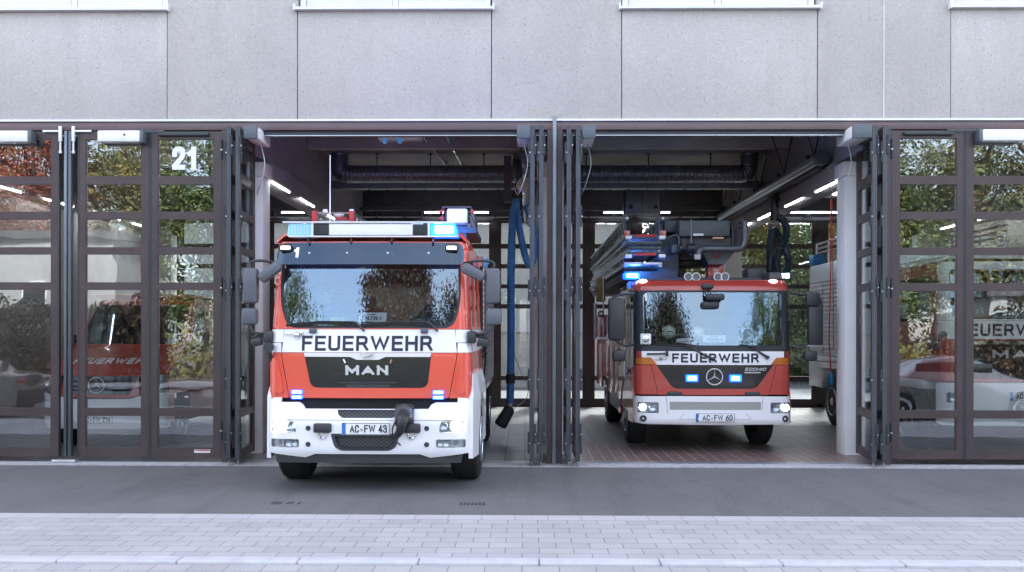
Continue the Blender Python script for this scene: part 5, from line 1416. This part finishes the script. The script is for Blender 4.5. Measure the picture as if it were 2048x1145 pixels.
# cage
def CB(nm, m, x0, x1, py0, py1, D, dy, bev=.02, par=None):
    a, b = rel(x0, py1, D), rel(x1, py0, D); return B(nm, m, par or cage, a.x, b.x, a.y, a.y + dy, a.z, b.z, bev=bev)
cage = bpy.data.objects.new('rescue_cage', None); COL.objects.link(cage); cage.parent = Q
mid = CB('cage_case', 'basket_grey', 1358, 1460, 441, 473, 15.2, .9)
for x in (1382.5,): CB('case_strap', 'charcoal_l', x - 1.5, x + 1.5, 439, 512, 15.19, .02, .0)
CB('case_label', 'paper', 1386.5, 1407, 467.5, 472, 15.19, .01, .0)
CB('case_sticker', 'amber', 1425, 1447, 474.5, 478, 15.19, .01, .0)
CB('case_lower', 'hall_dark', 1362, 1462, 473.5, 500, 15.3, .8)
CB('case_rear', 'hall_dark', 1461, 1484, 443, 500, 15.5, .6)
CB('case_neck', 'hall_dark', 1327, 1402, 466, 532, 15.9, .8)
CB('case_side', 'basket_grey', 1329, 1356, 441, 464, 15.5, .6)
a1, a2, a3, a4 = rel(1404, 500, 15.3), rel(1472, 500, 15.3), rel(1450, 529, 15.3), rel(1417, 529, 15.3)
MB().prism([(a1.x, a1.z), (a2.x, a2.z), (a3.x, a3.z), (a4.x, a4.z)], 'y', a1.y, a1.y + .7).done('cage_hopper', 'basket_grey', cage)
a = rel(1435, 509, 15.28); MB().tube([(a.x + .045 * math.cos(R(t_)), a.y, a.z + .045 * math.sin(R(t_))) for t_ in range(140, 401, 20)], .008, 6).done('hook_ring', 'red_cable', cage)
pp = [rel(*p) for p in ((1489, 443, 15.1), (1489.5, 462, 15.1), (1489.5, 482, 15.1), (1483, 495, 15.1), (1470, 498, 15.08), (1440, 498, 15.05), (1410, 498, 15.05), (1400, 500, 15.02), (1395, 510, 15.0))]
MB().tube(crom(pp, 5), .058, 16).done('water_pipe', 'charcoal_l', cage)
a = rel(1395, 512, 15); MB().lathe((a.x, a.y, a.z), 'z', [(-.06, .05), (.02, .06)], 14).done('pipe_end', 'cream', cage)
m = MB()
for a_, b_ in (((1461, 447), (1486, 447)), ((1461, 456), (1480, 456)), ((1475, 440), (1475, 462)), ((1484, 437), (1484, 448)), ((1466, 456), (1466, 494))): m.tube([rel(*a_, 15.25), rel(*b_, 15.25)], .018, 6)
m.done('cage_tubes', 'black_plastic', cage)
m = MB(); m.tube(crom([rel(*p) for p in ((1325, 482, 15.2), (1340, 474, 15.2), (1352, 471, 15.2), (1358, 478, 15.2), (1358, 492, 15.2))], 5), .02, 8)
m.done('cage_linkage', 'charcoal_l', cage)
for x in (1361, 1376.5, 1381, 1386):
    a = rel(x, 497, 15.15); MB().lathe((a.x, a.y, a.z), 'x', [(-.02, .07 if x > 1365 else .06), (.02, .085 if x > 1365 else .06)], 18).done('cable_reel', 'charcoal', cage)
CB('reel_block', 'hall_dark', 1335, 1400, 480, 520, 15.7, .5)
CB('winch_case', 'basket_grey', 1343, 1358, 489, 506, 15.25, .2)
B('boom_neck', 'hall_dark', cage, LX1, LX1 + .35, y0 + .5, y0 + 2.2, LZ1 - .9, LZ1 - .25, bev=.05)
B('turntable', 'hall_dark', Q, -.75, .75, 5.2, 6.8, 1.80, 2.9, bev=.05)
# things lying behind the windscreen
def helmet(px_, py_, D, lab, m='helmet', r=.125, ry=0.):
    t = thing('helmet', lab, 'helmet', tuple(at(px_, py_, D)), None, ry)
    MB().ball((0, 0, 0), r, 20, (.95, 1.15, .92)).done('shell', m, t, 60)
    MB().lathe((0, 0, -r * .35), 'z', [(-.012, r * 1.02), (-.004, r * 1.12), (.006, r * 1.0)], 24).done('brim', m, t)
    MB().tube([(0, -r * 1.1, r * .1), (0, -r * .7, r * .72), (0, 0, r * .95), (0, r * .9, r * .6)], .010, 6).done('crest', m, t)
    B('badge', 'letters', t, -.045, .045, -r * 1.18, -r * 1.08, .005, .018)
    return t
helmet(1337, 665, 15.0, 'pale luminous helmet alone at the far left behind the ladder truck windscreen')
helmet(1394, 668, 15.0, 'pale luminous helmet beside the name card behind the ladder truck windscreen', ry=.5)
t = helmet(1492, 676, 15.05, 'dark helmet under a clear rimmed visor on the ladder truck dashboard', 'basket_grey')
MB().tube([(.135 * math.cos(R(a)), -.13, -.03 + .19 * math.sin(R(a))) for a in range(0, 181, 12)], .009, 6).done('visor_rim', 'white_paint', t)
t = thing('papers', 'loose white papers on the ladder truck dashboard', 'papers', tuple(at(1373, 684, 14.85)))
m = MB(); rot_box(m, (0, 0, 0), (.32, .01, .07), (R(-35), R(8), 0)); rot_box(m, (-.03, -.012, .03), (.22, .01, .06), (R(-35), R(-6), 0)); m.done('sheets', 'paper', t)
c = at(1428.5, 678, 14.76); t = thing('name_card', 'white card reading 1-RAB30-1 behind the ladder truck windscreen', 'card', tuple(c))
m = B('card_board', 'paper', t, -.18, .18, 0, .006, -.055, .055)
sign('card_lettering', '1-RAB30-1', 'letters', m, (-.115, .115, -.035, .008), flat(0), .16, .35, .002); sign('card_heading', 'FEUERWEHR', 'letters', m, (-.06, .06, .028, .042), flat(0), .16, .35, .002)
# ================================================================= THIRD FIRE TRUCK (behind the right doors)
TX, TY = 7.52, .72
T = thing('fire_truck', 'red fire truck with silver roller shutters parked behind the closed right doors', 'fire truck', (TX, TY, 0))
FT = front_fn(1.2, .14, 2.08, .10, .06, 1.15, 3.0)
wt = roundpoly([(-1.06, 2.12), (1.06, 2.12), (1.06, 2.88), (-1.06, 2.88)], .08)
panel('windscreen_surround', 'white_a', T, [(-1.2, 2.10), (1.2, 2.10), (1.15, 3.0), (-1.15, 3.0)], FT, [wt], .04, .1)
panel('windscreen', 'windscreen', T, wt, lift(FT, -.01), thick=.006, grid=.1)
panel('white_belt', 'white_a', T, [(-1.2, 1.82), (1.2, 1.82), (1.2, 2.095), (-1.2, 2.095)], FT, thick=.02, grid=.1)
sign('lettering', 'FEUERWEHR', 'letters', T, (-.97, .65, 1.865, 2.05), FT, .19, .36, .003)
gt = roundpoly([(-.80, 1.80), (.80, 1.80), (.80, 1.22), (-.80, 1.22)], .06)
panel('front_flap', 'red_b', T, [(-1.2, 1.815), (1.2, 1.815), (1.2, 1.17), (-1.2, 1.17)], FT, [gt], .03, .1)
g = panel('grille', 'grille', T, gt, lift(FT, -.01), thick=.02, grid=.1)
panel('grille_bar', 'chrome', g, [(-.80, 1.79), (.80, 1.79), (.78, 1.74), (-.78, 1.74)], lift(FT, .005), thick=.02, grid=.2)
sign('maker_lettering', 'MAN', 'alu', g, (-.46, .30, 1.53, 1.66), FT, .27, .42, .012)
FTb = front_fn(1.25, .14, 9, 0, .05, base=-.10)
hlo = [rr(min(s * .82, s * 1.18), max(s * .82, s * 1.18), .86, 1.02, .02) for s in (-1, 1)]; fgo = [rr(min(s * .82, s * 1.18), max(s * .82, s * 1.18), .66, .74, .02) for s in (-1, 1)]
panel('bumper', 'white_a', T, roundpoly([(-1.25, .52), (1.25, .52), (1.25, 1.16), (-1.25, 1.16)], .04), FTb, hlo + fgo, .05, .08)
for k, s in enumerate((-1, 1)):
    h = panel('headlight', 'reflector', T, hlo[k], lift(FTb, -.04), thick=.01, grid=.1)
    for x in (.91, 1.08):
        c = FTb(s * x, .94, 0); MB().lathe(tuple(c), 'y', [(.035, .03), (.01, .065), (.018, .05), (.035, .015)], 18).done('headlight_reflector', 'chrome', h)
    panel('headlight_glass', 'lens', h, hlo[k], FTb, thick=.004, grid=.1)
    h = panel('fog_light', 'reflector', T, fgo[k], lift(FTb, -.03), thick=.01, grid=.1)
    panel('cab_side', 'red_b', T, [(.22, 1.17), (2.2, 1.17), (2.2, 3.0), (.32, 3.0)], side_fn(FT, s), [rr(.5, 1.9, 2.1, 2.8, .06)], .04, .15)
    panel('side_window', 'side_glass', T, rr(.5, 1.9, 2.1, 2.8, .06), side_fn(FT, s, -.01), thick=.006, grid=.3)
    for y in (1.35, 5.0): wheel(T, (s * 1.08, y, .5), .5, .28, s)
    B('fender', 'white_a', T, min(s * .9, s * 1.25), max(s * .9, s * 1.25), .6, 2.1, 1.02, 1.16, bev=.03)
plate(T, 0, .90, 1.03, -.26, .28, lift(FTb, .012), ('AC', 'FW 47'))
panel('cab_roof', 'white_a', T, [(-1.15, .3), (1.15, .3), (1.15, 2.2), (-1.15, 2.2)], roof_fn(3.1, 1.16, .1), thick=.03, grid=.15)
B('cab_back', 'red_b', T, -1.15, 1.15, 2.2, 2.23, .8, 3.0); B('gap_recess', 'dark_in', T, -1.1, 1.1, .14, .3, .5, 2.0); B('dashboard', 'dash', T, -1.1, 1.1, .25, .6, 1.9, 2.14, bev=.03)
B('front_axle', 'dark_in', T, -.9, .9, 1.25, 1.4, .42, .58); B('chassis', 'dark_in', T, -.4, .4, .3, 6.6, .5, .95)
bd = B('body', 'alu', T, -1.22, 1.22, 2.35, 6.55, 1.30, 3.38, bev=.05)
B('body_base', 'red_b', T, -1.22, 1.22, 2.35, 4.35, .55, 1.295, bev=.02); B('body_base', 'alu', T, -1.22, 1.22, 5.65, 6.55, .75, 1.295, bev=.02)
for s in (-1, 1):
    for y0_, y1_ in ((2.45, 4.1), (4.2, 5.5), (5.58, 6.45)): B('roller_shutter', 'shutter', bd, s * 1.225 - .01, s * 1.225 + .01, y0_, y1_, 1.45, 3.0)
    MB().tube([(s * 1.28, 4.2, 1.62), (s * 1.28, 6.5, 1.62)], .018, 8).tube([(s * 1.28, 4.2, 1.40), (s * 1.28, 6.5, 1.40)], .018, 8).done('grab_rail', 'steel', bd)
    B('wheel_arch', 'white_a', bd, s * 1.24 - .03, s * 1.24 + .03, 4.36, 5.64, 1.18, 1.30, bev=.02)
    B('blue_corner_lamp', 'plug_blue', bd, s * 1.1 - .13, s * 1.1 + .13, 6.2, 6.56, 3.385, 3.62, bev=.05)
rk = MB()
for z in (3.65, 3.75, 3.85): rk.tube([(-1.1, 2.6, z), (-1.1, 6.4, z)], .02, 6).tube([(1.1, 2.6, z), (1.1, 6.4, z)], .02, 6)
for y in (2.6, 3.6, 4.6, 5.6, 6.4):
    for x in (-1.1, 1.1): rk.tube([(x, y, 3.38), (x, y, 3.86)], .02, 6)
rk.done('roof_rack', 'alu_tread', bd)
mirror_head(T, (-1.5, .0, 2.35), .18, .12, .5); mirror_head(T, (1.5, .0, 2.35), .18, .12, .5)
MB().tube([(-1.17, .2, 2.7), (-1.5, 0, 2.68), (-1.5, 0, 2.1), (-1.17, .2, 2.05)], .016, 6).tube([(1.17, .2, 2.7), (1.5, 0, 2.68), (1.5, 0, 2.1), (1.17, .2, 2.05)], .016, 6).done('mirror_arm', 'black_plastic', T)
lm = MB().lathe((-1.2, .02, 1.88), 'y', [(.08, .03), (.06, .055), (-.01, .062)], 16).box(-1.42, -1.25, -.02, .02, 1.66, 1.82, .02).done('work_lamp', 'black_plastic', T)
t = thing('name_card', 'pale card behind the windscreen of the truck behind the right doors', 'card', (TX - .05, TY + .30, 2.2))
m = B('card_board', 'paper', t, -.26, .10, 0, .006, -.06, .06); sign('card_lettering', '1-HLF20-2', 'letters', m, (-.19, .03, -.03, .02), flat(0), .16, .35, .002)

# ================================================================= VAN (behind the left doors)
VX, VY = -6.76, 1.2
V_ = thing('fire_van', 'red and white fire service van parked behind the closed left doors', 'van', (VX, VY, 0))
def prof(v):      # y of the nose as a function of height: grille upright, bonnet slanting, windscreen raked
    P_ = [(.3, .10), (.5, .0), (.9, .0), (1.22, .08), (1.42, .42), (1.62, .95), (1.66, 1.02), (2.42, 1.62), (2.50, 1.72), (2.56, 2.0)]
    for (a, b), (c, d) in zip(P_, P_[1:]):
        if v <= c: return b + (d - b) * max(0, (v - a)) / (c - a)
    return P_[-1][1]
def vh(v): return 1.0 if v < 1.6 else 1.0 - (v - 1.6) * .16
def FVN(u, v, w):
    h = vh(v); y = prof(v) + .18 * (u / h) ** 2; a = min(abs(u), h)
    if a > h - .15: y += .15 - math.sqrt(max(0, .0225 - (a - h + .15) ** 2))
    return Vector((math.copysign(a, u), y + w, v))
FVN.hw = vh
wv_ = roundpoly([(-.86, 1.70), (.86, 1.70), (.80, 2.38), (-.80, 2.38)], .06)
panel('windscreen_frame', 'red_b', V_, [(-1.0, 1.67), (1.0, 1.67), (.86, 2.50), (-.86, 2.50)], FVN, [wv_], .04, .06)
panel('windscreen', 'windscreen', V_, wv_, lift(FVN, -.01), thick=.006, grid=.06)
panel('bonnet', 'red_b', V_, roundpoly([(-.93, 1.665), (.93, 1.665), (.80, 1.20), (-.80, 1.20)], .04), FVN, thick=.03, grid=.05)
sign('lettering', 'FEUERWEHR', 'letters_w', V_, (-.60, .68, 1.385, 1.475), lift(FVN, .01), .24, .40, .006)
for s in (-1, 1): panel('wing', 'red_b', V_, [(s * .937, 1.66), (s * 1.0, 1.66), (s * 1.0, 1.24), (s * .83, 1.24)], FVN, thick=.03, grid=.05)
gv = roundpoly([(-.60, 1.195), (.60, 1.195), (.52, .92), (-.52, .92)], .05)
g = panel('grille', 'grille', V_, gv, lift(FVN, -.01), thick=.02, grid=.07)
sl2 = MB()
for z in (.98, 1.04, 1.12): sl2.tube([FVN(-.5, z, -.01), FVN(0, z, -.01), FVN(.5, z, -.01)], .010, 6)
sl2.done('grille_slats', 'charcoal', g); star_emblem('star_emblem', g, tuple(FVN(-.02, 1.06, -.04)), .125, 'alu_bright')
hv = [roundpoly([(s * .64, 1.19), (s * .98, 1.22), (s * .99, .96), (s * .66, .90)], .06) for s in (-1, 1)]
panel('front_mask', 'red_b', V_, [(-.60, 1.20), (-.63, .90), (-.5, .86), (.5, .86), (.63, .90), (.60, 1.20), (.5, .91), (-.5, .91)], FVN, thick=.02, grid=.06)
for h_, s in zip(hv, (-1, 1)):
    h = panel('headlight', 'reflector', V_, h_, lift(FVN, -.04), thick=.01, grid=.06)
    for x, z in ((.75, 1.03), (.88, 1.08)):
        c = FVN(s * x, z, 0); MB().lathe(tuple(c), 'y', [(.04, .03), (.01, .06), (.02, .045), (.04, .012)], 18).done('headlight_reflector', 'chrome', h)
    panel('headlight_glass', 'lens', h, h_, FVN, thick=.004, grid=.06)
panel('bumper', 'white_a', V_, roundpoly([(-1.0, .36), (1.0, .36), (1.0, .94), (.62, .88), (.5, .84), (-.5, .84), (-.62, .88), (-1.0, .94)], .03), FVN, thick=.04, grid=.06)
plate(V_, 0, .455, .585, -.33, .24, lift(FVN, .012), ('AC', 'FW 214'))
for s in (-1, 1):
    sw_ = roundpoly([(1.55, 1.68), (2.3, 1.68), (2.3, 2.3), (1.95, 2.3)], .05)
    panel('side_panel', 'red_b', V_, [(.30, .45), (.60, .45), (.60, .9), (1.3, .9), (1.3, .45), (5.6, .45), (5.6, 2.45), (2.1, 2.50), (1.25, 1.66), (.4, 1.24)], side_fn(FVN, s), [sw_], .03, .12)
    panel('side_window', 'side_glass', V_, sw_, side_fn(FVN, s, -.01), thick=.006, grid=.2)
    for y in (.95, 4.4): wheel(V_, (s * .88, y, .34), .34, .22, s)
    mirror_head(V_, (s * 1.16, 1.45, 1.72), .22, .14, .30)
    MB().tube([(s * .95, 1.5, 1.62), (s * 1.12, 1.46, 1.62)], .03, 8).done('mirror_arm', 'black_plastic', V_)
B('van_roof', 'red_b', V_, -.86, .86, 1.75, 5.6, 2.50, 2.57, bev=.03); B('van_back', 'red_b', V_, -.86, .86, 5.58, 5.62, .5, 2.5); B('floor_pan', 'dark_in', V_, -.95, .95, .5, 5.55, .40, .46)
B('dashboard', 'dash', V_, -.9, .9, 1.15, 1.6, 1.35, 1.68, bev=.03)
for x in (-.5, .5): seat(V_, x, 2.1, 1.15)

# ================================================================= ACROSS THE STREET (seen mirrored in the glass)
def foliage_mesh(name, seed, r=(3.0, 3.0, 3.2), zc=5.2, clumps=60, per=90, size=.17):
    rg = random.Random(seed); vs, fs = [], []
    for c in range(clumps):
        while True:
            d = Vector((rg.uniform(-1, 1), rg.uniform(-1, 1), rg.uniform(-1, 1)))
            if .25 < d.length < 1: break
        d = d * (.55 + .45 * rg.random()) ; cc = Vector((d.x * r[0], d.y * r[1], zc + d.z * r[2])); cr = rg.uniform(.45, 1.05) * min(r) / 3
        for k in range(per):
            p = cc + Vector((rg.gauss(0, .55), rg.gauss(0, .55), rg.gauss(0, .42))) * cr
            a = Vector((rg.gauss(0, 1), rg.gauss(0, 1), rg.gauss(0, 1))).normalized(); b = a.orthogonal().normalized(); b.rotate(Matrix.Rotation(rg.uniform(0, 6.3), 3, a))
            cx = a.cross(b); s = size * rg.uniform(.6, 1.3); n = len(vs)
            vs += [p - b * s, p + cx * s * .5, p + b * s, p - cx * s * .5]; fs.append((n, n + 1, n + 2, n + 3))
    me = bpy.data.meshes.new(name); me.from_pydata(vs, [], fs); return me
def trunk_mb(seed, h, r):
    rg = random.Random(seed); m = MB(); top = Vector((rg.uniform(-.3, .3), rg.uniform(-.3, .3), h))
    m.tube(crom([(0, 0, -.1), (.04, .02, h * .3), top * .6, top], 4), lambda i: r * (1 - i / 16), 10)
    for k in range(7):
        a = rg.uniform(0, 6.3); z = h * rg.uniform(.35, .85); L = h * rg.uniform(.18, .32); b0 = Vector((top.x * z / h, top.y * z / h, z))
        m.tube(crom([b0, b0 + Vector((math.cos(a) * L * .5, math.sin(a) * L * .5, L * .4)), b0 + Vector((math.cos(a) * L, math.sin(a) * L, L * .9))], 3), lambda i: r * .38 * (1 - i / 8), 6)
    return m
TM = {}
def tree(x, y, h, w_, leaf, lab, grp='trees across the street', seed=1, z=0, zlow=.55, dens=1.):
    """h crown top height, w_ crown radius"""
    t = thing('tree', lab, 'tree', (x, y, z), grp)
    rz_ = h * zlow * .9; zc = h - rz_
    trunk_mb(seed, h * .8, .09 + h * .016).done('trunk', 'bark', t)
    me = foliage_mesh('crown', seed, (w_, w_, rz_), zc, int((36 + w_ * w_ * 6) * min(dens, 1.8)), 300, .052 + .0025 * h + (.03 if dens > 1 else 0))
    link('crown', me, leaf, t, 0)
TR = [(-14.0, -27, 12.0, 3.2, 'leaf_green', 'green'), (-17.8, -28, 12.8, 3.5, 'leaf_olive', 'olive green'), (-21.6, -27, 13.0, 3.5, 'leaf_autumn', 'red and orange autumn'), (-25.6, -28, 13.4, 3.7, 'leaf_autumn', 'rusty red autumn'), (-29.2, -27, 13.0, 3.6, 'leaf_dark', 'dark purple leaved'),
      (16.4, -27, 12.2, 3.2, 'leaf_green', 'green'), (19.9, -28, 12.8, 3.5, 'leaf_olive', 'olive green'), (23.5, -27, 13.2, 3.6, 'leaf_green', 'deep green'), (27.4, -28, 13.0, 3.6, 'leaf_autumn', 'orange autumn'), (31.3, -28, 13.0, 3.5, 'leaf_olive', 'yellowing')]
for i, (x, y, h, w_, lf, nm) in enumerate(TR):
    tree(x, y, h, w_, lf, '%s tree mirrored in the %s closed doors, number %s from the middle' % (nm, 'left' if x < 0 else 'right', ('one', 'two', 'three', 'four', 'five')[i % 5]), seed=i + 2)
tree(-3.6, -30, 14.6, 3.9, 'leaf_dark', 'tall dark round tree mirrored in the fire engine windscreen', seed=31, zlow=.46, dens=2.2)
tree(2.9, -31, 11.7, 4.0, 'leaf_dark', 'tall dark tree mirrored at the left of the ladder truck windscreen', seed=32, zlow=.46, dens=2.2)
def house(name, lab, x0, x1, y0, y1, h, m, rows, cat='building', roof='roof_dark'):
    t = thing(name, lab, cat, ((x0 + x1) / 2, (y0 + y1) / 2, 0)); a, b = (x1 - x0) / 2, (y1 - y0) / 2
    B('wall', m, t, -a, a, -b, b, -.1, h); B('roof', roof, t, -a - .2, a + .2, -b - .2, b + .2, h + .002, h + .25)
    f = b if y1 < 0 else -b; s = 1 if y1 < 0 else -1
    for zz in rows:
        n = max(1, int((x1 - x0) / 3.2))
        for k in range(n):
            xx = -a + (k + .5) * (x1 - x0) / n
            w_ = B('window', 'white_paint', t, xx - .55, xx + .55, min(f, f + s * .06), max(f, f + s * .06), zz, zz + 1.2)
            B('pane', 'grille', w_, xx - .48, xx + .48, min(f + s * .062, f + s * .07), max(f + s * .062, f + s * .07), zz + .07, zz + 1.13)
house('white_annex', 'low white building across the street mirrored in the left doors', -21.5, -15.5, -24, -21.2, 5.4, 'render_white', [2.6])
house('brick_house', 'red brick house across the street mirrored at the far left', -32, -22.2, -24.5, -21.5, 4.2, 'brick_red', [1.2])
house('white_shed', 'low white shed across the street mirrored in the right doors', 17.5, 27, -24.5, -21.5, 3.3, 'render_white', [1.4])
def bushes(x0, x1, y, h, lab, leaf, seed, n):
    t = thing('hedge', lab, 'hedge', ((x0 + x1) / 2, y, 0)); rg = random.Random(seed); vs, fs = [], []
    for k in range(n):
        px_ = rg.uniform(x0, x1) - (x0 + x1) / 2; hh = h * (.85 + .15 * math.sin(px_ * 1.3) + .1 * math.sin(px_ * 3.1))
        p = Vector((px_, rg.gauss(0, .35), rg.uniform(.05, 1) * hh)); a = Vector((rg.gauss(0, 1), rg.gauss(0, 1), rg.gauss(0, 1))).normalized(); b = a.orthogonal().normalized(); c = a.cross(b); s = rg.uniform(.05, .11); m_ = len(vs)
        vs += [p - b * s, p + c * s * .6, p + b * s, p - c * s * .6]; fs.append((m_, m_ + 1, m_ + 2, m_ + 3))
    me = bpy.data.meshes.new('foliage'); me.from_pydata(vs, [], fs); link('foliage', me, leaf, t, 0)
    B('branch_core', leaf, t, -(x1 - x0) / 2 + .3, (x1 - x0) / 2 - .3, *((.1, .4) if y > 0 else (-.75, -.5)), 0, h * .86)
bushes(-27, -13, -19.8, 3.3, 'dark tall hedge across the street mirrored low in the left doors', 'leaf_dark', 5, 18000)
bushes(14.5, 28, -19.8, 3.0, 'green tall hedge across the street mirrored low in the right doors', 'leaf_dark', 6, 18000)
hd = thing('hedge', 'low green hedge along the far pavement across the street', 'hedge', (0, -24.2, 0))
rg = random.Random(77); vs, fs = [], []
for k in range(9000):
    p = Vector((rg.uniform(-15, 16.5), rg.gauss(0, .4), abs(rg.gauss(.6, .55)))); a = Vector((rg.gauss(0, 1), rg.gauss(0, 1), rg.gauss(0, 1))).normalized(); b = a.orthogonal().normalized(); c = a.cross(b); s = rg.uniform(.07, .16); n = len(vs)
    vs += [p - b * s, p + c * s * .6, p + b * s, p - c * s * .6]; fs.append((n, n + 1, n + 2, n + 3))
me = bpy.data.meshes.new('foliage'); me.from_pydata(vs, [], fs); link('foliage', me, 'leaf_green', hd, 0)
def car(x, y, lab, m, rz=0, L=4.4):
    t = thing('parked_car', lab, 'car', (x, y, -.1), None, rz)
    # side profile lofted over the width; front towards +x
    P_ = [(-2.2, .45), (-2.2, .78), (-2.1, .95), (-1.6, 1.02), (-1.25, 1.05), (-.75, 1.38), (-.1, 1.46), (.45, 1.40), (1.15, 1.02), (1.75, .90), (2.1, .74), (2.2, .55), (2.15, .30), (-2.15, .30)]
    bm = MB(); rings = []
    for k, (yy, sc) in enumerate(((-.86, .93), (-.82, .98), (-.70, 1.0), (0, 1.01), (.70, 1.0), (.82, .98), (.86, .93))):
        row = []
        for px_, pz in P_:
            z = .30 + (pz - .30) * sc; y_ = yy
            if pz > 1.05: y_ = yy * (1 - (pz - 1.05) * .45)
            row.append(bm.bm.verts.new((px_ * (.985 if abs(yy) > .8 else 1), y_, z)))
        rings.append(row)
    for A, Bq in zip(rings, rings[1:]):
        for i in range(len(P_)): bm.bm.faces.new((A[i], A[(i + 1) % len(P_)], Bq[(i + 1) % len(P_)], Bq[i]))
    bm.bm.faces.new(rings[0][::-1]); bm.bm.faces.new(rings[-1])
    bm.done('body', m, t, 40)
    for s in (-1, 1):
        B('side_windows', 'grille', t, -1.0, .75, s * .79 - .02, s * .79 + .02, 1.06, 1.30, bev=.01)
        for xx in (-1.35, 1.4):
            wo = MB().lathe((xx, s * .80, .33), 'y', [(-.10, .2), (-.10, .31), (-.06, .33), (.06, .33), (.10, .31), (.10, .2)], 28).done('tyre', 'black_rubber', t)
            MB().lathe((xx, s * .80, .33), 'y', [(s * .06, .22), (s * .105, .21), (s * .09, .05), (s * .11, .03)], 20).done('rim', 'chrome', wo)
        B('headlight', 'reflector', t, 2.03, 2.16, s * .62 - .16, s * .62 + .16, .60, .72, bev=.03)
        B('tail_light', 'red_cable', t, -2.19, -2.1, s * .64 - .14, s * .64 + .14, .72, .88, bev=.02)
    bm = MB(); bm.poly([(.50, -.60, 1.385), (1.12, -.72, 1.05), (1.12, .72, 1.05), (.50, .60, 1.385), (.52, -.60, 1.41), (1.16, -.72, 1.06), (1.16, .72, 1.06), (.52, .60, 1.41)], [(0, 1, 2, 3), (7, 6, 5, 4), (0, 4, 5, 1), (1, 5, 6, 2), (2, 6, 7, 3), (3, 7, 4, 0)]); bm.done('windscreen', 'grille', t)
car(9.9, -8.6, 'silver parked car on the road mirrored in the right doors', 'silver')
car(-13.9, -8.7, 'dark red parked car on the road mirrored in the left doors', 'dull_red', PI)

# ================================================================= BEHIND THE STATION (seen through the rear doors)
house('yard_building', 'long pale industrial building behind the rear doors', -26, 4.6, 26, 34, 6.6, 'render_white', [])
t = thing('yard_wall', 'low white yard wall beyond the rear doors', 'wall', (0, 19, 0)); B('wall_body', 'render_white', t, -24, 4.8, -.12, .12, -.05, 1.9); B('wall_coping', 'alu', t, -24, 4.8, -.18, .18, 1.902, 1.97)
YT = [(7.5, 24, 6.4, 2.4, 'leaf_olive', 'olive tree seen through the rear doors right of the ladder truck'), (11.2, 23, 6.8, 2.5, 'leaf_green', 'bushy green tree seen through the rear doors beside the red cable'), (14.8, 25, 7.2, 2.6, 'leaf_olive', 'yellow green tree beyond the rear doors at the far right'), (4.6, 36, 8.2, 2.6, 'leaf_green', 'green tree top showing above the pale yard building'), (19, 24, 7, 2.6, 'leaf_green', 'green tree farthest right in the rear yard'), (-20, 24, 7, 2.6, 'leaf_green', 'green tree beyond the rear doors at the far left')]
for i, (x, y, h, w_, lf, nm) in enumerate(YT): tree(x, y, h, w_, lf, nm, 'trees behind the station', seed=60 + i, zlow=.55)
for a_, b_, h_, lb_, lf_, sd_ in ((5.2, 22, 8.6, 'high olive hedge filling the rear door panes right of the ladder truck', 'leaf_olive', 91), (-3.5, 4.4, 2.2, 'low hedge in the rear yard', 'leaf_green', 92)):
    if sd_ == 91: bushes(a_, b_, 27.5, h_, lb_, lf_, sd_, 36000)
B('yard_path', 'paver', None, -30, 30, 10.5, 13.5, -.05, .0, kind='structure')
